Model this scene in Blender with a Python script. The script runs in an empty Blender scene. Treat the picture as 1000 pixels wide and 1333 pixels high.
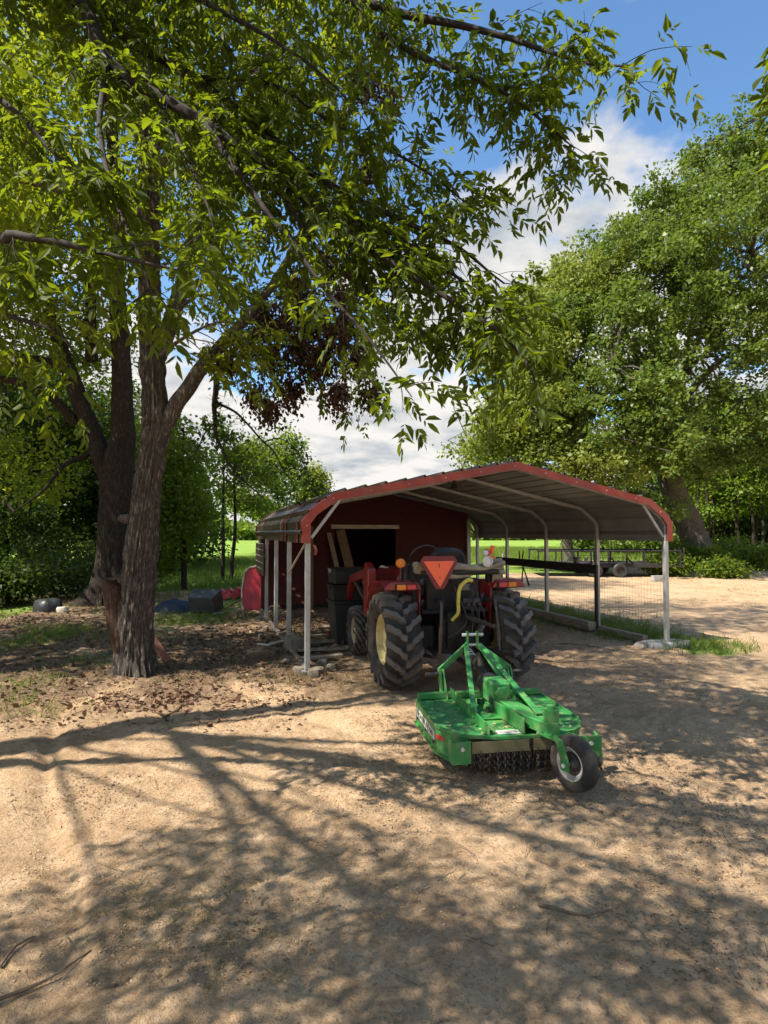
import bpy, bmesh, math, random
import numpy as np
from mathutils import Vector, Matrix, Euler

# ------------------------------------------------------------------ camera, sky, sun, exposure
SC = bpy.context.scene
COL = SC.collection
CAM_H, FPX, PITCH, IW, IH = 1.65, 760.0, 0.036, 1000.0, 1333.0
cam_d = bpy.data.cameras.new('camera')
cam = bpy.data.objects.new('camera', cam_d); COL.objects.link(cam)
cam.location = (0, 0, CAM_H)
cam.rotation_euler = (math.pi/2 + PITCH, 0, 0)
cam_d.sensor_fit = 'VERTICAL'; cam_d.sensor_height = 36.0
cam_d.lens = FPX / IH * 36.0
cam_d.clip_start = 0.05; cam_d.clip_end = 3000
SC.camera = cam

SUN = Vector((-0.66, -0.33, 1.0)).normalized()          # towards the sun
sun_el = math.asin(SUN.z); sun_az = math.atan2(SUN.x, SUN.y)
W = bpy.data.worlds.new('World'); SC.world = W; W.use_nodes = True
nt = W.node_tree; nt.nodes.clear()
def wn(t, **k):
    n = nt.nodes.new(t)
    for a, b in k.items(): setattr(n, a, b)
    return n
sky = wn('ShaderNodeTexSky', sky_type='NISHITA', sun_disc=False, sun_elevation=sun_el, sun_rotation=sun_az,
         air_density=1.0, dust_density=0.4, ozone_density=2.0)
tc = wn('ShaderNodeTexCoord'); sep = wn('ShaderNodeSeparateXYZ')
nt.links.new(tc.outputs['Generated'], sep.inputs[0])
def wm(op, a, b=None, clamp=False):
    n = wn('ShaderNodeMath', operation=op, use_clamp=clamp)
    for i, v in enumerate((a, b)):
        if v is None: continue
        if isinstance(v, (int, float)): n.inputs[i].default_value = v
        else: nt.links.new(v, n.inputs[i])
    return n.outputs[0]
zz = wm('ADD', wm('MAXIMUM', sep.outputs[2], 0.0), 0.22)
comb = wn('ShaderNodeCombineXYZ')
nt.links.new(wm('DIVIDE', sep.outputs[0], zz), comb.inputs[0])
nt.links.new(wm('DIVIDE', sep.outputs[1], zz), comb.inputs[1])
comb.inputs[2].default_value = 3.7
def wnoise(scale, detail, rough, loc=(0, 0, 0)):
    mp = wn('ShaderNodeMapping'); mp.inputs['Location'].default_value = loc
    nt.links.new(comb.outputs[0], mp.inputs[0])
    n = wn('ShaderNodeTexNoise'); n.inputs['Scale'].default_value = scale
    n.inputs['Detail'].default_value = detail; n.inputs['Roughness'].default_value = rough
    nt.links.new(mp.outputs[0], n.inputs['Vector']); return n.outputs[0]
CLOUD_LOC = (2.47, 0.80, 0.0)
n1 = wnoise(1.7, 9, 0.52, CLOUD_LOC)
low = wm('MULTIPLY', wm('SUBTRACT', 0.45, sep.outputs[2], clamp=True), 0.74)     # more cloud towards the horizon
dens = wm('ADD', n1, low)
mask = wn('ShaderNodeMapRange', interpolation_type='SMOOTHSTEP')
mask.inputs['From Min'].default_value = 0.525; mask.inputs['From Max'].default_value = 0.605
nt.links.new(dens, mask.inputs['Value'])
n2 = wnoise(3.2, 6, 0.6, (4.1, 1.3, 0.5))
shade = wn('ShaderNodeMapRange'); shade.inputs['From Min'].default_value = 0.32; shade.inputs['From Max'].default_value = 0.55
nt.links.new(n2, shade.inputs['Value'])
ccol = wn('ShaderNodeMix', data_type='RGBA')
ccol.inputs['A'].default_value = (4.7, 5.2, 5.7, 1); ccol.inputs['B'].default_value = (9.2, 8.9, 8.5, 1)
nt.links.new(shade.outputs[0], ccol.inputs['Factor'])
skyg = wn('ShaderNodeMix', data_type='RGBA', blend_type='MULTIPLY'); skyg.inputs['Factor'].default_value = 1.0
skyg.inputs['B'].default_value = (1.75, 2.2, 2.4, 1)
nt.links.new(sky.outputs[0], skyg.inputs['A'])
smix = wn('ShaderNodeMix', data_type='RGBA')
nt.links.new(mask.outputs[0], smix.inputs['Factor'])
nt.links.new(skyg.outputs['Result'], smix.inputs['A']); nt.links.new(ccol.outputs['Result'], smix.inputs['B'])
bg = wn('ShaderNodeBackground'); bg.inputs['Strength'].default_value = 0.05
nt.links.new(smix.outputs['Result'], bg.inputs['Color'])
wo = wn('ShaderNodeOutputWorld'); nt.links.new(bg.outputs[0], wo.inputs[0])

sl = bpy.data.lights.new('sun', 'SUN'); sl.energy = 5.0; sl.angle = math.radians(0.53); sl.color = (1.0, 0.92, 0.79)
so = bpy.data.objects.new('sun', sl); COL.objects.link(so)
so.rotation_euler = SUN.to_track_quat('Z', 'Y').to_euler(); so.location = (-20, -6, 30)
SC.view_settings.view_transform = 'Standard'; SC.view_settings.look = 'None'
SC.view_settings.exposure = 1.08; SC.view_settings.gamma = 1.0
SC.cycles.max_bounces = 6; SC.cycles.diffuse_bounces = 2; SC.cycles.transmission_bounces = 4
SC.cycles.transparent_max_bounces = 8; SC.cycles.caustics_reflective = False; SC.cycles.caustics_refractive = False

# ------------------------------------------------------------------ helpers
RNG = np.random.default_rng(7)
random.seed(5)
_cp, _sp = math.cos(PITCH), math.sin(PITCH)
def at(px, py, Y):
    """world point at depth Y (metres along +Y) seen at that pixel of the 1000x1333 photograph"""
    dx = (px - IW/2)/FPX; dz = -(py - IH/2)/FPX
    y = _cp - dz*_sp; z = _sp + dz*_cp
    return Vector((dx/y*Y, Y, CAM_H + z/y*Y))
def ground(px, py, z=0.0):
    dx = (px - IW/2)/FPX; dz = -(py - IH/2)/FPX
    y = _cp - dz*_sp; zz = _sp + dz*_cp
    t = (z - CAM_H)/zz
    return Vector((dx*t, y*t, z))
def project(P):
    P = np.asarray(P); X, Y, Z = P[:, 0], P[:, 1], P[:, 2] - CAM_H
    yc = Y*_cp + Z*_sp; zc = -Y*_sp + Z*_cp
    yc = np.where(np.abs(yc) < 1e-4, 1e-4, yc)
    return IW/2 + FPX*X/yc, IH/2 - FPX*zc/yc, yc

def hash2(ix, iy, s):
    v = np.sin(ix*127.1 + iy*311.7 + s*74.7)*43758.5453
    return v - np.floor(v)
def vnoise(x, y, s=0):
    ix, iy = np.floor(x), np.floor(y); fx, fy = x - ix, y - iy
    fx = fx*fx*(3 - 2*fx); fy = fy*fy*(3 - 2*fy)
    a = hash2(ix, iy, s); b = hash2(ix+1, iy, s); c = hash2(ix, iy+1, s); d = hash2(ix+1, iy+1, s)
    return (a*(1-fx) + b*fx)*(1-fy) + (c*(1-fx) + d*fx)*fy - 0.5
def sstep(a, b, x):
    t = np.clip((x - a)/(b - a), 0, 1); return t*t*(3 - 2*t)

def nrm(a):
    return a/np.maximum(np.linalg.norm(a, axis=-1, keepdims=True), 1e-9)

# ---- materials
MATS = {}
def pm(name, c1, c2=None, scale=6.0, rough=0.7, metal=0.0, bump=0.0, bscale=40.0, stretch=(1, 1, 1), dirt=None, dscale=3.0, damt=0.5, spec=0.5, coat=0.0, contrast=(0.35, 0.65)):
    if name in MATS: return MATS[name]
    m = bpy.data.materials.new(name); m.use_nodes = True; MATS[name] = m
    n = m.node_tree.nodes; l = m.node_tree.links; bs = n['Principled BSDF']
    t = n.new('ShaderNodeTexCoord'); mp = n.new('ShaderNodeMapping'); mp.inputs['Scale'].default_value = stretch
    l.new(t.outputs['Object'], mp.inputs[0])
    def noise(s, d=5.0, r=0.6):
        q = n.new('ShaderNodeTexNoise'); q.inputs['Scale'].default_value = s; q.inputs['Detail'].default_value = d
        q.inputs['Roughness'].default_value = r; l.new(mp.outputs[0], q.inputs['Vector']); return q.outputs[0]
    def ramp(v, a, b):
        q = n.new('ShaderNodeMapRange'); q.inputs['From Min'].default_value = a; q.inputs['From Max'].default_value = b
        l.new(v, q.inputs['Value']); return q.outputs[0]
    c2 = c2 or tuple(0.72*x for x in c1)
    mx = n.new('ShaderNodeMix'); mx.data_type = 'RGBA'
    mx.inputs['A'].default_value = (*c1, 1); mx.inputs['B'].default_value = (*c2, 1)
    l.new(ramp(noise(scale), *contrast), mx.inputs['Factor'])
    out = mx.outputs['Result']
    if dirt:
        m2 = n.new('ShaderNodeMix'); m2.data_type = 'RGBA'; m2.inputs['B'].default_value = (*dirt, 1)
        q = n.new('ShaderNodeMath'); q.operation = 'MULTIPLY'; q.inputs[1].default_value = damt
        l.new(ramp(noise(dscale, 7, 0.68), 0.46, 0.66), q.inputs[0]); l.new(q.outputs[0], m2.inputs['Factor'])
        l.new(out, m2.inputs['A']); out = m2.outputs['Result']
    l.new(out, bs.inputs['Base Color'])
    bs.inputs['Metallic'].default_value = metal; bs.inputs['Specular IOR Level'].default_value = spec
    bs.inputs['Coat Weight'].default_value = coat
    rr = n.new('ShaderNodeMapRange'); rr.inputs['To Min'].default_value = max(0.05, rough - 0.12); rr.inputs['To Max'].default_value = min(1, rough + 0.15)
    l.new(noise(scale*2.3), rr.inputs['Value']); l.new(rr.outputs[0], bs.inputs['Roughness'])
    if bump:
        b = n.new('ShaderNodeBump'); b.inputs['Strength'].default_value = bump; b.inputs['Distance'].default_value = 0.02
        l.new(noise(bscale, 6, 0.65), b.inputs['Height']); l.new(b.outputs[0], bs.inputs['Normal'])
    return m

def leaf_mat(name, dark, light, trans, tfac=0.45, rough=0.5):
    if name in MATS: return MATS[name]
    m = bpy.data.materials.new(name); m.use_nodes = True; MATS[name] = m
    n = m.node_tree.nodes; l = m.node_tree.links; bs = n['Principled BSDF']
    g = n.new('ShaderNodeNewGeometry'); oi = n.new('ShaderNodeObjectInfo')
    ad = n.new('ShaderNodeMath'); ad.operation = 'ADD'
    l.new(g.outputs['Random Per Island'], ad.inputs[0]); l.new(oi.outputs['Random'], ad.inputs[1])
    fr = n.new('ShaderNodeMath'); fr.operation = 'FRACT'; l.new(ad.outputs[0], fr.inputs[0])
    t = n.new('ShaderNodeTexCoord'); q = n.new('ShaderNodeTexNoise'); q.inputs['Scale'].default_value = 0.8
    l.new(t.outputs['Object'], q.inputs['Vector'])
    s = n.new('ShaderNodeMath'); s.operation = 'MULTIPLY_ADD'; s.inputs[1].default_value = 0.6
    l.new(fr.outputs[0], s.inputs[0])
    o = n.new('ShaderNodeMath'); o.operation = 'MULTIPLY_ADD'; o.inputs[1].default_value = 1.4; o.inputs[2].default_value = -0.5
    l.new(q.outputs[0], o.inputs[0]); l.new(o.outputs[0], s.inputs[2])
    mx = n.new('ShaderNodeMix'); mx.data_type = 'RGBA'; mx.inputs['A'].default_value = (*dark, 1); mx.inputs['B'].default_value = (*light, 1)
    mx.clamp_factor = True
    l.new(s.outputs[0], mx.inputs['Factor']); l.new(mx.outputs['Result'], bs.inputs['Base Color'])
    bs.inputs['Roughness'].default_value = rough; bs.inputs['Specular IOR Level'].default_value = 0.22
    tr = n.new('ShaderNodeBsdfTranslucent')
    m3 = n.new('ShaderNodeMix'); m3.data_type = 'RGBA'; m3.inputs['B'].default_value = (*trans, 1)
    m3.inputs['A'].default_value = (*(0.7*x for x in trans), 1)
    l.new(fr.outputs[0], m3.inputs['Factor']); l.new(m3.outputs['Result'], tr.inputs['Color'])
    ms = n.new('ShaderNodeMixShader'); ms.inputs[0].default_value = tfac
    l.new(bs.outputs[0], ms.inputs[1]); l.new(tr.outputs[0], ms.inputs[2]); l.new(ms.outputs[0], n['Material Output'].inputs[0])
    return m

# ---- objects
def tag(o, label=None, cat=None, group=None, kind=None):
    if label: o['label'] = label
    if cat: o['category'] = cat
    if group: o['group'] = group
    if kind: o['kind'] = kind
    return o
def thing(name, label, cat, loc=(0, 0, 0), rz=0.0, group=None):
    o = bpy.data.objects.new(name, None); COL.objects.link(o); o.empty_display_size = 0.1
    o.location = loc; o.rotation_euler = (0, 0, rz)
    return tag(o, label, cat, group)

def perp(t):
    t = Vector(t); a = Vector((0, 0, 1)) if abs(t.z) < 0.9 else Vector((1, 0, 0))
    s = t.cross(a).normalized(); return s, s.cross(t).normalized()

class MB:
    def __init__(s): s.v = []; s.f = []; s.m = []; s.mi = 0
    def add(s, vs, fs):
        o = len(s.v); s.v += [tuple(x) for x in vs]; s.f += [tuple(i + o for i in f) for f in fs]; s.m += [s.mi]*len(fs); return s
    def box(s, c, d, R=None):
        c = Vector(c); R = R or Matrix.Identity(3); x, y, z = (k/2 for k in d)
        vs = [c + R @ Vector((a*x, b*y, e*z)) for a in (-1, 1) for b in (-1, 1) for e in (-1, 1)]
        return s.add(vs, [(0, 1, 3, 2), (4, 6, 7, 5), (0, 4, 5, 1), (2, 3, 7, 6), (0, 2, 6, 4), (1, 5, 7, 3)])
    def beam(s, p, q, w, h, up=(0, 0, 1)):
        p, q = Vector(p), Vector(q); t = (q - p); L = t.length; t.normalize()
        sd = t.cross(Vector(up)); sd = sd.normalized() if sd.length > 1e-4 else perp(t)[0]
        u = sd.cross(t); R = Matrix((sd, t, u)).transposed()
        return s.box((p + q)/2, (w, L, h), R)
    def tube(s, pts, r, n=8, cap=True):
        pts = [Vector(p) for p in pts]; k = len(pts)
        rs = r if isinstance(r, (list, tuple, np.ndarray)) else [r]*k
        u = None; rings = []
        for i, p in enumerate(pts):
            t = (pts[min(i+1, k-1)] - pts[max(i-1, 0)]).normalized()
            if u is None: u = perp(t)[0]
            u = (u - t*u.dot(t)); u = u.normalized() if u.length > 1e-6 else perp(t)[0]
            w = t.cross(u)
            rings += [p + (u*math.cos(a) + w*math.sin(a))*float(rs[i]) for a in [2*math.pi*j/n for j in range(n)]]
        fs = [(i*n + j, i*n + (j+1) % n, (i+1)*n + (j+1) % n, (i+1)*n + j) for i in range(k-1) for j in range(n)]
        if cap: fs += [tuple(range(n-1, -1, -1)), tuple((k-1)*n + j for j in range(n))]
        return s.add(rings, fs)
    def cyl(s, p, q, r, n=16, r2=None): return s.tube([p, q], [r, r if r2 is None else r2], n)
    def lathe(s, prof, n=32, c=(0, 0, 0), axis='x', closed=False):
        c = Vector(c); vs = []; k = len(prof)
        for (r, h) in prof:
            for j in range(n):
                a = 2*math.pi*j/n; y, z = r*math.cos(a), r*math.sin(a)
                vs.append(c + (Vector((h, y, z)) if axis == 'x' else Vector((y, z, h)) if axis == 'z' else Vector((z, h, y))))
        fs = [(i*n + j, i*n + (j+1) % n, ((i+1) % k)*n + (j+1) % n, ((i+1) % k)*n + j) for i in range(k if closed else k-1) for j in range(n)]
        return s.add(vs, fs)
    def prism(s, poly, z0, z1, M=None):
        n = len(poly); M = M or Matrix.Identity(4)
        vs = [M @ Vector((x, y, z0)) for x, y in poly] + [M @ Vector((x, y, z1)) for x, y in poly]
        return s.add(vs, [tuple(range(n-1, -1, -1)), tuple(range(n, 2*n))] + [(i, (i+1) % n, n + (i+1) % n, n + i) for i in range(n)])
    def strip(s, path, w, t, side):
        """ribbon of width w (along 'side') and thickness t along a path"""
        path = [Vector(p) for p in path]; sd = Vector(side).normalized(); vs = []
        for i, p in enumerate(path):
            tg = (path[min(i+1, len(path)-1)] - path[max(i-1, 0)]).normalized(); nn = sd.cross(tg).normalized()
            vs += [p - sd*w/2 - nn*t/2, p + sd*w/2 - nn*t/2, p + sd*w/2 + nn*t/2, p - sd*w/2 + nn*t/2]
        k = len(path)
        fs = [(i*4 + j, i*4 + (j+1) % 4, (i+1)*4 + (j+1) % 4, (i+1)*4 + j) for i in range(k-1) for j in range(4)]
        fs += [(3, 2, 1, 0), tuple((k-1)*4 + j for j in range(4))]
        return s.add(vs, fs)
    def build(s, name, mat, parent=None, bevel=0.0, smooth=None, loc=None, rot=None):
        me = bpy.data.meshes.new(name); me.from_pydata([tuple(v) for v in s.v], [], s.f)
        mats = mat if isinstance(mat, (list, tuple)) else [mat]
        for m in mats: me.materials.append(m)
        if len(mats) > 1: me.polygons.foreach_set('material_index', s.m)
        b = bmesh.new(); b.from_mesh(me)
        bmesh.ops.recalc_face_normals(b, faces=b.faces)
        if bevel:
            es = [e for e in b.edges if len(e.link_faces) == 2 and e.calc_face_angle(0) > 0.6]
            bmesh.ops.bevel(b, geom=es, offset=bevel, segments=1, affect='EDGES', clamp_overlap=True)
        b.to_mesh(me); b.free()
        if smooth is not None:
            me.shade_smooth(); me.set_sharp_from_angle(angle=math.radians(smooth))
        o = bpy.data.objects.new(name, me); COL.objects.link(o)
        if parent: o.parent = parent
        if loc is not None: o.location = loc
        if rot is not None: o.rotation_euler = rot
        return o

def fast_mesh(name, V, F, mat, parent=None, smooth=False):
    """V (N,3), F (M,k) numpy arrays -> one mesh object"""
    me = bpy.data.meshes.new(name); V = np.asarray(V, np.float32); F = np.asarray(F, np.int32); M, k = F.shape
    me.vertices.add(len(V)); me.vertices.foreach_set('co', V.ravel())
    me.loops.add(M*k); me.loops.foreach_set('vertex_index', F.ravel())
    me.polygons.add(M); me.polygons.foreach_set('loop_start', np.arange(0, M*k, k, dtype=np.int32))
    me.polygons.foreach_set('loop_total', np.full(M, k, np.int32))
    me.update(calc_edges=True); me.materials.append(mat)
    if smooth: me.shade_smooth()
    o = bpy.data.objects.new(name, me); COL.objects.link(o)
    if parent: o.parent = parent
    return o

# leaf templates: x across, y along, z normal (unit length)
T_DIAMOND = (np.array([(0, 0, 0), (-.24, .42, .05), (0, 1, -.06), (.24, .42, .05)]), np.array([(0, 1, 2, 3)]))
T_WIDE = (np.array([(0, 0, 0), (-.36, .45, .08), (0, 1, -.04), (.36, .45, .08)]), np.array([(0, 1, 2, 3)]))
T_LEAF = (np.array([(0, 0, 0), (-.17, .28, .055), (-.15, .62, .045), (0, 1, -.09), (.15, .62, .045), (.17, .28, .055)]), np.array([(0, 3, 2, 1), (0, 5, 4, 3)]))
T_CURL = (np.array([(0, 0, 0), (-.15, .25, .10), (-.12, .55, .10), (.05, .93, -.24), (.14, .58, .02), (.18, .3, .03)]), T_LEAF[1])
T_SLIM = (np.array([(0, 0, 0), (-.12, .32, .06), (-.10, .66, .02), (-.04, 1, -.16), (.11, .62, .06), (.12, .3, .08)]), T_LEAF[1])
T_BLADE = (np.array([(-.03, 0, 0), (.03, 0, 0), (.022, .6, .08), (-.022, .6, .08), (.003, 1, .3), (-.003, 1, .3)]), np.array([(0, 1, 2, 3), (3, 2, 4, 5)]))
T_CLOD = (np.array([(.5, 0, 0), (0, .5, 0), (-.5, 0, 0), (0, -.5, 0), (0, 0, .45), (0, 0, -.4)]) , np.array([(0, 1, 4), (1, 2, 4), (2, 3, 4), (3, 0, 4)]))
def frames(D, N):
    D = nrm(D); X = nrm(np.cross(D, N)); Z = np.cross(X, D)
    return np.stack([X, D, Z], axis=2)      # columns
def instances(T, P, D, N, L, wvar=None):
    tv, tf = T; R = frames(D, N); n = len(P)
    if wvar is not None: R = R.copy(); R[:, :, 0] *= wvar[:, None]; R[:, :, 2] *= (2.2*wvar[:, None] - 1.2)
    V = np.einsum('nij,kj->nki', R, tv)*np.asarray(L)[:, None, None] + P[:, None, :]
    F = tf[None] + (np.arange(n)*len(tv))[:, None, None]
    return V.reshape(-1, 3), F.reshape(-1, tf.shape[1])
def randdir(n, rng=RNG):
    return nrm(rng.normal(size=(n, 3)))

def spline(pts, step=0.12):
    """Catmull-Rom through (point, radius) pairs -> arrays of points and radii"""
    P = np.array([list(p) for p, _ in pts], float); R = np.array([r for _, r in pts], float)
    P = np.vstack([2*P[0]-P[1], P, 2*P[-1]-P[-2]]); R = np.concatenate([[R[0]], R, [R[-1]]])
    op, orr = [], []
    for i in range(1, len(P)-2):
        L = np.linalg.norm(P[i+1]-P[i]); k = max(2, int(L/step))
        for t in np.arange(k)/k:
            a = 2*P[i]; b = P[i+1]-P[i-1]; c = 2*P[i-1]-5*P[i]+4*P[i+1]-P[i+2]; d = -P[i-1]+3*P[i]-3*P[i+1]+P[i+2]
            op.append(0.5*(a + b*t + c*t*t + d*t**3)); orr.append(R[i]*(1-t) + R[i+1]*t)
    op.append(P[-2]); orr.append(R[-2])
    return np.array(op), np.array(orr)
def wobble(P, amp, rng, free_ends=1):
    q = P.copy(); n = len(P); w = rng.normal(size=P.shape)
    for _ in range(2): w[1:-1] = (w[:-2] + w[1:-1] + w[2:])/3
    q[free_ends:] += w[free_ends:]*amp
    return q

# ------------------------------------------------------------------ ground
def grass_mask(x, y):
    yb = np.where(x < 1, 15.5, 15.5 + 8*sstep(1, 5, x) + 11*sstep(8, 13, x)) + np.where(x > 15, -4*sstep(15, 22, x), 0)
    g = sstep(-2.5, 2.5, y - yb + 5*vnoise(x*.35, y*.35, 3) + 2*vnoise(x*1.3, y*1.3, 4))
    strip = np.exp(-((x*0.956 + y*0.297 - 6.85)/0.75)**2)*sstep(7.4, 8.3, y)*sstep(16, 13, y)     # along the right-hand posts
    left = 0.55*sstep(-2.6, -3.6, x + .5*vnoise(x*1.2, y*1.2, 9))*sstep(5.2, 6.6, y)
    return np.clip(np.maximum(np.maximum(g, strip*.66), left*(.5+1.2*np.clip(vnoise(x*.9, y*.9, 12)+.2, 0, 1))), 0, 1)
def litter_mask(x, y):
    a = np.exp(-(((x+3.2)/3.0)**2 + ((y-7.6)/2.4)**2))
    b = sstep(-3.5, -6, x)*sstep(5, 8, y)*sstep(17, 14, y)
    c = np.exp(-(((x+1.8)/1.5)**2 + ((y-10.5)/3.0)**2))*.9
    d = .28*sstep(3.6, 2.4, y)*sstep(.8, -1.2, x)
    return np.clip((a + b + c + d)*(0.75 + 1.0*vnoise(x*1.7, y*1.7, 21)), 0, 1)
def ground_h(x, y):
    near = sstep(26, 12, np.hypot(x, y))
    xr, yr = x*.84 + y*.54, -x*.54 + y*.84
    h = .030*vnoise(x*.9, y*.9, 1) + .026*vnoise(x*2.3+5, y*2.3, 2) + .020*vnoise(xr*2.2, yr*6.5, 5)
    lump = np.clip(vnoise(x*5.1, y*5.1, 6)+.1, 0, 1); h = h + .040*lump*lump + .020*np.abs(vnoise(x*7, y*7, 8)) + .020*np.abs(vnoise(xr*10, yr*17, 7)) + .015*vnoise(x*24, y*24, 13) + .010*vnoise(x*43, y*43, 17) - .012
    rut = vnoise((xr + .35*vnoise(x*.8, y*.8, 31))*1.15, yr*.22, 33); h = h - .042*np.exp(-(rut/.06)**2)*sstep(.0, .35, vnoise(x*.7+9, y*.7, 35)+.3)
    return h*near + .05*(1-near)*vnoise(x*.2, y*.2, 3)
def make_ground():
    def axis(a, b, d, far, g=1.16):
        c = list(np.arange(a, b, d)); s = d
        while c[-1] < far[1]: s *= g; c.append(c[-1] + s)
        s = d; lo = [c[0]]
        while lo[-1] > far[0]: s *= g; lo.append(lo[-1] - s)
        return np.array(lo[:0:-1] + c)
    xs = axis(-4.2, 4.6, 0.026, (-700, 700)); ys = axis(2.1, 9.0, 0.026, (-60, 900))
    X, Y = np.meshgrid(xs, ys); x, y = X.ravel(), Y.ravel()
    V = np.stack([x, y, ground_h(x, y)], 1); w = len(xs); h = len(ys)
    i = (np.arange(h-1)[:, None]*w + np.arange(w-1)[None]).ravel()
    F = np.stack([i, i+1, i+w+1, i+w], 1)
    m = bpy.data.materials.new('sandy_ground'); m.use_nodes = True
    n = m.node_tree.nodes; l = m.node_tree.links; bs = n['Principled BSDF']
    t = n.new('ShaderNodeTexCoord')
    def noise(s, d=6.0, r=.6):
        q = n.new('ShaderNodeTexNoise'); q.inputs['Scale'].default_value = s; q.inputs['Detail'].default_value = d; q.inputs['Roughness'].default_value = r
        l.new(t.outputs['Object'], q.inputs['Vector']); return q.outputs[0]
    def rng_(v, a, b, c=0., d=1.):
        q = n.new('ShaderNodeMapRange'); q.inputs['From Min'].default_value = a; q.inputs['From Max'].default_value = b
        q.inputs['To Min'].default_value = c; q.inputs['To Max'].default_value = d; l.new(v, q.inputs['Value']); return q.outputs[0]
    def mix(f, a, b):
        q = n.new('ShaderNodeMix'); q.data_type = 'RGBA'; q.clamp_factor = True; l.new(f, q.inputs['Factor'])
        for s, v in (('A', a), ('B', b)):
            if isinstance(v, tuple): q.inputs[s].default_value = (*v, 1)
            else: l.new(v, q.inputs[s])
        return q.outputs['Result']
    def math_(op, a, b):
        q = n.new('ShaderNodeMath'); q.operation = op
        for i_, v in enumerate((a, b)):
            if isinstance(v, (int, float)): q.inputs[i_].default_value = v
            else: l.new(v, q.inputs[i_])
        return q.outputs[0]
    sand = mix(rng_(noise(1.1), .35, .65), (.545, .375, .225), (.43, .285, .165))
    sand = mix(rng_(noise(7, 8, .7), .42, .68), sand, (.62, .45, .295))
    sand = mix(rng_(noise(52, 10, .8), .50, .63, 0, .85), sand, (.17, .105, .06))
    sand = mix(rng_(noise(3.1, 10, .8), .52, .66, 0, .65), sand, (.20, .13, .075))
    sand = mix(rng_(noise(.55, 6, .65), .48, .68, 0, .55), sand, (.33, .215, .125))
    ga = n.new('ShaderNodeAttribute'); ga.attribute_name = 'grass'
    la = n.new('ShaderNodeAttribute'); la.attribute_name = 'litter'
    lit = mix(rng_(noise(24, 8, .7), .35, .65), (.10, .068, .042), (.24, .165, .105))
    c = mix(rng_(math_('ADD', la.outputs['Fac'], math_('MULTIPLY', math_('SUBTRACT', noise(5), .5), .9)), .25, .6), sand, lit)
    gr = mix(rng_(noise(.35, 8, .65), .35, .68), (.13, .235, .030), (.235, .33, .055))
    gr = mix(rng_(noise(9, 6, .7), .5, .72, 0, .6), gr, (.33, .33, .13))
    c = mix(rng_(math_('ADD', ga.outputs['Fac'], math_('MULTIPLY', math_('SUBTRACT', noise(4), .5), .7)), .42, .62), c, gr)
    l.new(c, bs.inputs['Base Color']); bs.inputs['Roughness'].default_value = .95; bs.inputs['Specular IOR Level'].default_value = .12
    b = n.new('ShaderNodeBump'); b.inputs['Strength'].default_value = 1.0; b.inputs['Distance'].default_value = .03
    hh = math_('ADD', noise(26, 8, .7), math_('MULTIPLY', noise(110, 5, .7), .5)); l.new(hh, b.inputs['Height']); l.new(b.outputs[0], bs.inputs['Normal'])
    o = fast_mesh('ground', V, F, m, smooth=True); o['kind'] = 'structure'
    for nm, fn in (('grass', grass_mask), ('litter', litter_mask)):
        a = o.data.attributes.new(nm, 'FLOAT', 'POINT'); a.data.foreach_set('value', fn(x, y).astype(np.float32))
make_ground()
def gz(x, y): return float(ground_h(np.array([float(x)]), np.array([float(y)]))[0])

# ------------------------------------------------------------------ carport
M_galv = pm('galvanised_steel', (.44, .45, .44), (.33, .34, .33), 9, .45, .35, .08, 60, dirt=(.30, .27, .22), dscale=4, damt=.4)
M_under = pm('roof_underside', (.36, .355, .345), (.28, .275, .27), 1.4, .5, .3, .03, 20, dirt=(.20, .17, .14), damt=.5, dscale=1.2)
M_bronze = pm('bronze_roof_paint', (.085, .062, .042), (.06, .045, .032), 3, .38, .2, dirt=(.16, .14, .10), damt=.5)
M_trim = pm('red_trim_paint', (.29, .036, .020), (.23, .028, .017), 3, .5, 0, .03, 50, dirt=(.26, .10, .06), damt=.45)
M_screw = pm('screw_head', (.75, .74, .70), None, 9, .4, .3)
M_rusty = pm('dirty_rusty_steel', (.16, .12, .09), (.26, .20, .15), 6, .8, .2, .2, 40)
CP = dict(x=-0.905, y=6.965, yaw=math.radians(17.26), W=5.24, s=1.552, L=6.21)
U = Vector((math.cos(CP['yaw']), math.sin(CP['yaw']), 0)); Vv = Vector((-math.sin(CP['yaw']), math.cos(CP['yaw']), 0))
CPO = Vector((CP['x'], CP['y'], 0))
def cpw(u, v, z=0): return CPO + U*u + Vv*v + Vector((0, 0, z))
carport = thing('carport', 'open metal carport with red edge trim and grey steel posts over the tractor', 'carport', CPO, CP['yaw'])
UL, UR, UM = -0.06, CP['W'] + .10, 2.80
ZE, ZV, ZK, ZR = 1.53, 1.79, 2.13, 2.59
PROF = [(UL, ZE), (UL, ZV), (UL+.10, ZV+.14), (UL+.38, ZK), (UM, ZR), (UR-.38, ZK), (UR-.10, ZV+.14), (UR, ZV), (UR, ZE)]
def prof_pts(step=0.04):
    out = []
    for (a, b) in zip(PROF[:-1], PROF[1:]):
        L = math.hypot(b[0]-a[0], b[1]-a[1]); k = max(1, round(L/step))
        out += [(a[0] + (b[0]-a[0])*i/k, a[1] + (b[1]-a[1])*i/k) for i in range(k)]
    return out + [PROF[-1]]
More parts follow.
